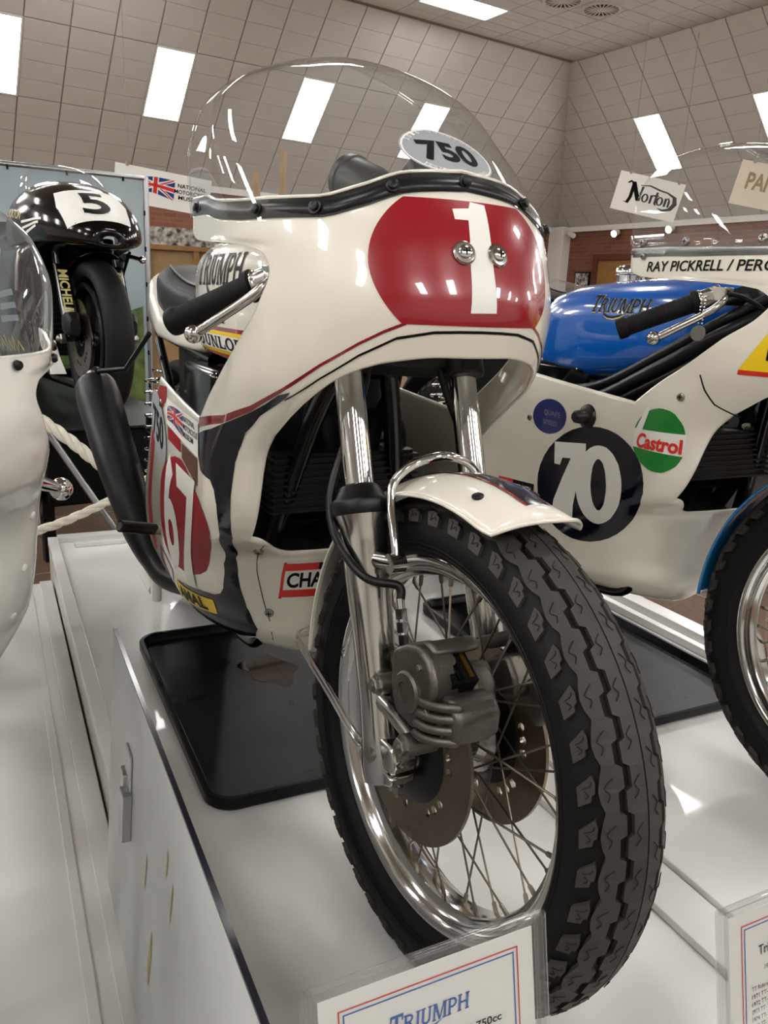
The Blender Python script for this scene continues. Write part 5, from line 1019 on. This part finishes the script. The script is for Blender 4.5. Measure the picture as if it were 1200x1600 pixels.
for s in (-1, 1):      # flank panels with the wheel cut-out
    rows = []
    for z, xf, xb, y in ((.68, -.16, -.62, .228), (.60, -.27, -.66, .236), (.50, -.36, -.78, .238), (.40, -.40, -.90, .235), (.30, -.40, -1.0, .225), (.20, -.36, -1.02, .20), (.12, -.36, -1.0, .14), (.08, -.38, -.96, .04)): rows.append([Vector((xf+(xb-xf)*t/10, s*(y-.03*max(0, 1-t/3)**2), z)) for t in range(11)])
    g = G(); g.loft(rows, closed=False); fl = obj('side_panel', g, 'black_gloss', KB, 60, solid=.004)
    fm = bvh_map(fl, (-.65, s*.25, .25), (1, 0, 0) if s < 0 else (-1, 0, 0), (0, 0, 1))
    for k in range(3): poly_decal('gold_script', stroke([(-.24+.16*k, -.02), (-.21+.16*k, .045), (-.18+.16*k, -.03), (-.15+.16*k, .03), (-.11+.16*k, -.01)], .014), fm, 'gold', fl, .03, .002)
    for k in range(3): poly_decal('grey_bar', [[(-.05+.02*k, .10+.055*k), (.22, .12+.055*k), (.22, .145+.055*k), (-.05+.02*k, .13+.055*k)]], fm, 'slate', fl, .03, .002)
    g = G(); g.tube([Vector((r[0].x, r[0].y, r[0].z)) for r in rows], .007, 8); obj('panel_edge', g, 'black_gloss', fl, 60)
    g = G(); g.tube([(0, s*.10, BR), (-.14, s*.10, .62), (-.17, s*.10, .72)], [.034, .030, .030], 16); fk = obj('fork_leg', g, 'black_gloss', KB, 50)
    d = Vector((-.14, 0, .30)).normalized()
    sm5 = plane_map((-.085, s*.137, BR+.195), (d if s > 0 else -d), (Vector((.9, 0, .42)) if s > 0 else Vector((.9, 0, .42))))
    g = G(); g.box((-.032, s*.112, BR+.172), (.014, .060, .27), Matrix.Rotation(-.44, 3, 'Y')); gd = obj('fork_guard', g, 'black_gloss', fk, 0, .008)
    text_decal('tyre_name', 'MICHELIN', plane_map((-.0255, s*.112, BR+.1755), Vector((.425, 0, -.905)), Vector((0, 1, 0))), 'pale_gold', 0, 0, .21, .036, fk, bold=.03, off=.001)
    g = G(); g.loft(super_loft([(.0, s*.115, BR+.06, .03, .045, .045), (.06, s*.115, BR+.06, .03, .05, .05), (.09, s*.115, BR+.05, .02, .03, .03)], 20, 3)); obj('brake_caliper', g, 'engine', fk, 40); g = G(); g.hexbolt((0, s*.135, BR), (0, s, 0), .022, .02); g.ball((.0, s*.155, BR), .016, 10); obj('axle_nut', g, 'steel', fk, 40)
w5 = link('front_wheel', mesh_of('cast_wheel', (lambda g: [ring_y([(.205, -.055), (.222, -.058), (.226, -.05), (.20, -.03), (.195, 0), (.20, .03), (.226, .05), (.222, .058), (.205, .055), (.19, .0)], 64, 0, g), [g.box((.11*math.cos(2*PI*k/3), 0, .11*math.sin(2*PI*k/3)), (.20, .03, .05), Matrix.Rotation(-2*PI*k/3, 3, 'Y')) for k in range(3)], g][-1])(G()), 'black_satin', 40), KB, T((0, 0, BR)))
link('tyre', ME['carcass'], w5, Matrix.Diagonal((BR/.331, 1.0, BR/.331, 1)))
for y in (-.075, .075): link('brake_disc', ME['brake_disc'], w5, T((0, y, 0)) @ Matrix.Diagonal((1.25, 1, 1.25, 1)))
link('hub', ME['hub'], w5)
mg = link('front_mudguard', fd.data.copy(), KB, T((0, 0, BR)) @ Matrix.Rotation(math.radians(-6), 4, 'Y') @ Matrix.Diagonal((.965, 1.15, .965, 1))); mg.data.materials[0] = MATS['black_gloss']; mg.modifiers.new('thickness', 'SOLIDIFY').thickness = .004
g = G(); g.loft(super_loft([(-.20, 0, .87, .10, .02, .02), (-.26, 0, .89, .16, .07, .03), (-.36, 0, .90, .18, .12, .03), (-.45, 0, .90, .18, .14, .03)], 32, 2.2), caps=False); obj('windscreen', g, 'screen', KB, 60)
g = G(); g.box((-.42, 0, .40), (.05, .30, .36))
for k in range(14): g.box((-.39, 0, .235+.025*k), (.02, .30, .006))
obj('radiator', g, 'black_satin', KB, 0)
g = G(); g.tube([(-.30, -.22, .66), (-.29, -.235, .60), (-.30, -.24, .50)], .010, 8); obj('brake_pipe', g, 'steel', KB, 50)
g = G(); g.ball((.06, .175, .645), .016, 10); g.tube([(-.02, .14, .66), (.06, .175, .645)], .009, 8); obj('bar_end', g, 'chrome', KB, 50)
g = G(); g.loft(super_loft([(-.48, 0, .74, .14, .06, .1), (-.56, 0, .76, .17, .10, .14), (-.8, 0, .74, .16, .09, .14), (-.95, 0, .68, .12, .05, .08), (-1.3, 0, .74, .12, .04, .05), (-1.5, 0, .82, .08, .03, .03)], 30, 2.6)); obj('tank_and_seat', g, 'black_gloss', KB, 60)
link('rear_wheel', w5.data, KB, T((-1.40, 0, BR))); t5 = link('tyre', ME['carcass'], [c for c in KB.children if base(c) == 'rear_wheel'][0], Matrix.Diagonal((BR/.331, 1.3, BR/.331, 1)))
g = G(); g.box((-.75, 0, .42), (.5, .30, .36)); obj('engine', g, 'engine', KB, 0, .04)
# dark plinth it stands on
pr = empty('display_stand', 'dark draped stand under the black motorcycle', 'stand', T((HUB.x, HUB.y, ZF)) @ RZ(HEAD)); hh = HUB.z-BR-ZF-.012
g = G(); g.box((-.78, 0, hh-.15), (2.1, .60, .30)); obj('skirt', g, 'black_matt', pr, 0, .01); g = G(); g.box((-.78, 0, hh+.005), (2.14, .64, .012)); obj('top', g, 'black_satin', pr, 0, .003)
for lx, ly in ((-1.7, -.2), (-1.7, .2), (-.2, -.2), (-.2, .2)): g = G(); g.box((lx, ly, (hh-.3)/2), (.05, .05, hh-.3)); obj('leg', g, 'black_satin', pr, 0)
g = G(); rr = random.Random(4); rows = []
for i in range(9): rows.append([Vector((-.45+.7*k/30, -.318-.012*math.sin(k*1.3+.3*i)-.02*i/8*abs(math.sin(k*.7)), hh*.72-(hh*.35)*i/8)) for k in range(31)])
g.loft(rows, closed=False); obj('patterned_cloth', g, 'crowd_print', pr, 60, solid=.003)
# grey printed backdrop on a tubular frame
bk = empty('backdrop', 'pale grey-blue printed backdrop sheet on a tubular frame', 'backdrop', T((-4.75, .43, ZF))); W, Hh = 4.2, 1.88
g = G(); g.box((0, -W/2, Hh/2+.05), (.012, W, Hh-.1)); obj('sheet', g, 'sky_print', bk, 0)
poly_decal('printed_grass', [[(-.75, .95), (-.55, 1.02), (-.3, 1.0), (-.02, 1.10), (-.02, .1), (-1.2, .1), (-1.2, .85)]], lambda u, v, off: Vector((.006+off, u, v)), 'grass_print', bk, 0, .001); poly_decal('printed_mark', [[(-.80, 1.545), (-.68, 1.60), (-.68, 1.52)]], lambda u, v, off: Vector((.006+off, u, v)), 'white_decal', bk, 0, .001)
for y in (.02, -W): g = G(); g.cyl((0, y, 0), (0, y, Hh+.02), .018); g.box((0, y, .01), (.5, .06, .02)); obj('pole', g, 'aluminium', bk, 40)
g = G(); g.cyl((0, .02, Hh+.01), (0, -W, Hh+.01), .016); obj('rail', g, 'aluminium', bk, 40)
tm_ = mesh_of('tie', G().box((0, 0, 0), (.03, .012, .03)), 'ink', 0)
for k in range(10): link('tie', tm_, bk, T((0, -.12-.33*k, Hh-.005))); 
for k in range(7): link('tie', tm_, bk, T((0, .006, Hh-.2-.22*k)))
# hanging signs
def slab(name, label, cat, P, ux, uy, w, h, th, m, group=None):
    """board with its top-left corner at P, ux to the right, uy down"""
    ux, uy = Vector(ux).normalized(), Vector(uy).normalized(); n = ux.cross(uy).normalized(); uy = n.cross(ux)
    root = empty(name, label, cat, Matrix(((ux.x, -uy.x, -n.x, P.x), (ux.y, -uy.y, -n.y, P.y), (ux.z, -uy.z, -n.z, P.z), (0, 0, 0, 1))), group)   # local x right, y up, z towards the viewer
    g = G(); g.box((w/2, -h/2, -th/2), (w, h, th)); b = obj('board', g, m, root, 0); return root, b
def hang(root, xs, L, lean=(0, 0)):
    inv = root.matrix_world.to_3x3().inverted(); up = inv @ Vector((0, 0, 1))
    for x in xs: g = G(); a = Vector((x, -.01, -.003)); g.cyl(a, a+up*.03, .012); g.cyl(a, a+up*L, .002); obj('hanging_wire', g, 'grid', root, 50)
zmap = lambda u, v, off: Vector((u, v, off))
a, b, c = place(180, 253, 7), place(331, 283, 7.0), place(183, 312, 7.02)
r, bo = slab('museum_banner', 'white hanging banner with waving flag logo and museum name in black', 'banner', a, b-a, c-a, (b-a).length, (c-a).length, .012, 'banner', 'hanging signs'); W_, H_ = (b-a).length, (c-a).length; hang(r, (.09,), 1.5)
union_jack('flag_logo', zmap, bo, W_*.42, -H_*.48, W_*.40, H_*.55, 0, .002)
for k, s in enumerate(('NATIONAL', 'MOTORCYCLE', 'MUSEUM')): text_decal('banner_text', s, zmap, 'ink', W_*.80, -H_*(.30+.16*k), W_*(.30, .36, .27)[k], H_*.105, bo, bold=.02, off=.002)
a, b, c = place(971, 266, 8), place(1072, 289, 8.0), place(960, 326, 8.02)
r, bo = slab('hanging_sign', 'cream hanging sign with black swash lettering, left of the clear screen', 'sign', a, b-a, c-a, (b-a).length, (c-a).length, .012, 'banner', 'hanging signs'); W_, H_ = (b-a).length, (c-a).length; hang(r, (.09, W_*.9), 1.2)
S = lambda pts, w, tp=None: [[(W_*x, -H_*(1-y)) for x, y in q] for q in stroke(pts, w, tp)]
nl = S([(.16, .74), (.20, .80), (.25, .76), (.25, .60), (.25, .40), (.22, .24), (.17, .26)], .05, [.6, 1, 1, 1, 1, 1, .4])+S([(.24, .80), (.30, .60), (.38, .34)], .07)+S([(.39, .34), (.39, .55), (.40, .72)], .035)
nl += S([(.36, .74), (.50, .78), (.66, .72), (.78, .70), (.90, .62), (.93, .46), (.88, .30), (.78, .24), (.70, .27)], .06, [.3, .6, .7, .6, 1, 1.2, 1.1, .9, .3])
for cx in (.47, .70): nl += [[(W_*x, -H_*(1-y)) for x, y in q] for q in ringp(cx, .45, .055, .115, .032)]
nl += S([(.56, .34), (.56, .56)], .035)+S([(.56, .50), (.59, .57), (.62, .54)], .03)+S([(.635, .66), (.635, .36), (.66, .33)], .035)+S([(.60, .57), (.67, .57)], .03)+S([(.785, .34), (.785, .56)], .035)+S([(.785, .52), (.82, .57), (.84, .50), (.84, .34)], .032)
poly_decal('swash_lettering', nl, zmap, 'ink', bo, 0, .002)
a, b, c = place(1161, 249, 7), place(1300, 275, 7.0), place(1146, 318, 7.02)
r, bo = slab('hanging_sign', 'cream hanging sign with orange capitals at the right edge', 'sign', a, b-a, c-a, (b-a).length, (c-a).length, .012, 'cream_banner', 'hanging signs'); W_, H_ = (b-a).length, (c-a).length; hang(r, (.09, W_*.9), 1.2)
text_decal('sign_lettering', 'PANTHER', zmap, 'pine', W_*.52, -H_*.42, W_*.80, H_*.36, bo, bold=.03, off=.002)
# wooden display wall with an old crowd picture, far behind the seat
a, b, c = place(226, 388, 9.5), place(420, 372, 9.5), place(228, 470, 9.5)
ux = (b-a); ux.z = 0
r, bo = slab('display_wall', 'low pale wooden display wall far behind the black seat', 'partition', Vector((a.x, a.y, a.z)), ux, (0, 0, -1), 1.9, a.z-ZF, .08, 'pine')
for x in (.02, .55, .70, 1.2, 1.8): g = G(); g.box((x, -(a.z-ZF)/2, .03), (.06, a.z-ZF, .06)); obj('post', g, 'wood', r, 0)
g = G(); g.box((.95, .02, .0), (1.96, .05, .14)); obj('rail', g, 'wood', r, 0)
a2 = place(230, 353, 9.9); r, bo = slab('crowd_photograph', 'wide old monochrome crowd photograph above the wooden wall', 'photograph', a2, ux, (0, 0, -1), .85, .26, .02, 'crowd_print')
g = G(); g.box((.4, -.26-(a2.z-.26-ZF)/2, -.04), (.08, a2.z-.26-ZF, .04)); obj('support_post', g, 'dark_wood', r, 0)
# easel legs seen through the screen
es = place(420, 330, 8.6); r = empty('easel', 'pale wooden easel uprights seen through the left of the clear screen', 'easel', T((es.x, es.y, ZF)))
for x0, x1, y0_, t in ((437, 235, 330, 8.6), (400, 268, 310, 8.5)):
    p1 = place(x0+(6 if x0 > 420 else 0), x1, t)-Vector((es.x, es.y, ZF)); p0 = p1+Vector((.02, -.05 if x0 > 420 else .10, 0)); p0.z = 0; g = G(); g.tube([p0, p1], .035, 4); obj('upright', g, 'pine', r, 0)
g = G(); p = place(420, 360, 8.55)-Vector((es.x, es.y, ZF)); g.box(p, (.06, .5, .05)); obj('shelf', g, 'pine', r, 0)
# rope barrier behind the plinths
def rope(label, pts, r=.014):
    P = smooth_path(pts, 10); g = G(); n = len(P); L = [0]
    for i in range(1, n): L.append(L[-1]+(P[i]-P[i-1]).length)
    for k in range(3):
        Q = []
        for i, p in enumerate(P):
            d = (P[min(i+1, n-1)]-P[max(i-1, 0)]).normalized(); x, y, z = fr(d); a = 2*PI*k/3+L[i]/.016*1.2*.5; Q.append(p+(x*math.cos(a)+y*math.sin(a))*r*.55)
        g.tube(Q, r*.62, 7)
    return tag(obj('barrier_rope', g, 'rope', None, 60), label, 'rope', 'white barrier ropes')
q1, q2, q3 = place(40, 640, 3.22), place(105, 685, 3.2), place(168, 735, 3.18); e1 = place(260, 800, 3.16)
rope('thick white rope sloping down behind the silencer, upper one', [q1+(q1-q2)*2, q1, q2, q3, e1], .021)
q1, q2, q3 = place(30, 838, 3.05), place(100, 815, 3.1), place(185, 775, 3.15); e1 = place(260, 730, 3.2)
rope('thin white rope rising to the right behind the silencer, lower one', [q1+(q1-q2)*2, q1, q2, q3, e1], .015)
ft = place(130, 757, 3.3); r = empty('barrier_post', 'thin pale metal leg of the rope barrier, behind the silencer', 'barrier post', T((ft.x, ft.y, ZF)))
a = place(78, 680, 3.3)-Vector((ft.x, ft.y, ZF)); b = place(131, 757, 3.3)-Vector((ft.x, ft.y, ZF)); b2 = b+(b-a)*(b.z/(a.z-b.z)); g = G(); g.tube([a+(a-b)*.6, b2], .014, 8); obj('leg', g, 'aluminium', r, 50); g = G(); g.box((b2.x, b2.y, .012), (.06, .5, .024)); obj('foot', g, 'aluminium', r, 0)
# paddock stand under the rear of the middle motorcycle
ps_ = empty('paddock_stand', 'white tubular stand holding up the rear of the middle motorcycle', 'stand', T((-1.54, 0, .0005)))
g = G(); g.tube([(.04, -.125, .0), (.10, -.125, .33)], .016, 12); g.tube([(.04, .125, .0), (.10, .125, .33)], .016, 12); g.tube([(-.14, -.125, .016), (-.14, .125, .016)], .016, 12)
for s in (-1, 1): g.tube([(-.16, s*.125, .016), (.0, s*.125, .016)], .016, 12); g.lathe([(.024, 0), (.024, .03)], (.088, s*.125, .27), (0, 0, 1), 14)
obj('tube_frame', g, 'white_paint', ps_, 50)
# another machine beyond the blue tank: only its screen top shows
fb = place(868, 430, 4.1); OB = empty('racing_motorcycle', 'far motorcycle whose small clear screen shows between the red oval and the blue tank', 'motorcycle', T((fb.x+.499, fb.y+.10, ZF)) @ RZ(.2) @ Matrix.Diagonal((1.06, 1.06, 1.06, 1)))
fair_obj(FM, OB); link('windscreen', sm.data, OB)
for o in SRC:
    if base(o) in ('front_wheel', 'rear_wheel', 'frame', 'engine', 'seat', 'swinging_arm', 'fork_slider'):
        c = o.copy(); COL.objects.link(c); c.parent = OB
        for ch in o.children:
            if base(ch) in ('tyre', 'hub', 'stanchion'): c2 = ch.copy(); COL.objects.link(c2); c2.parent = c
make_tank(OB, 'cream')
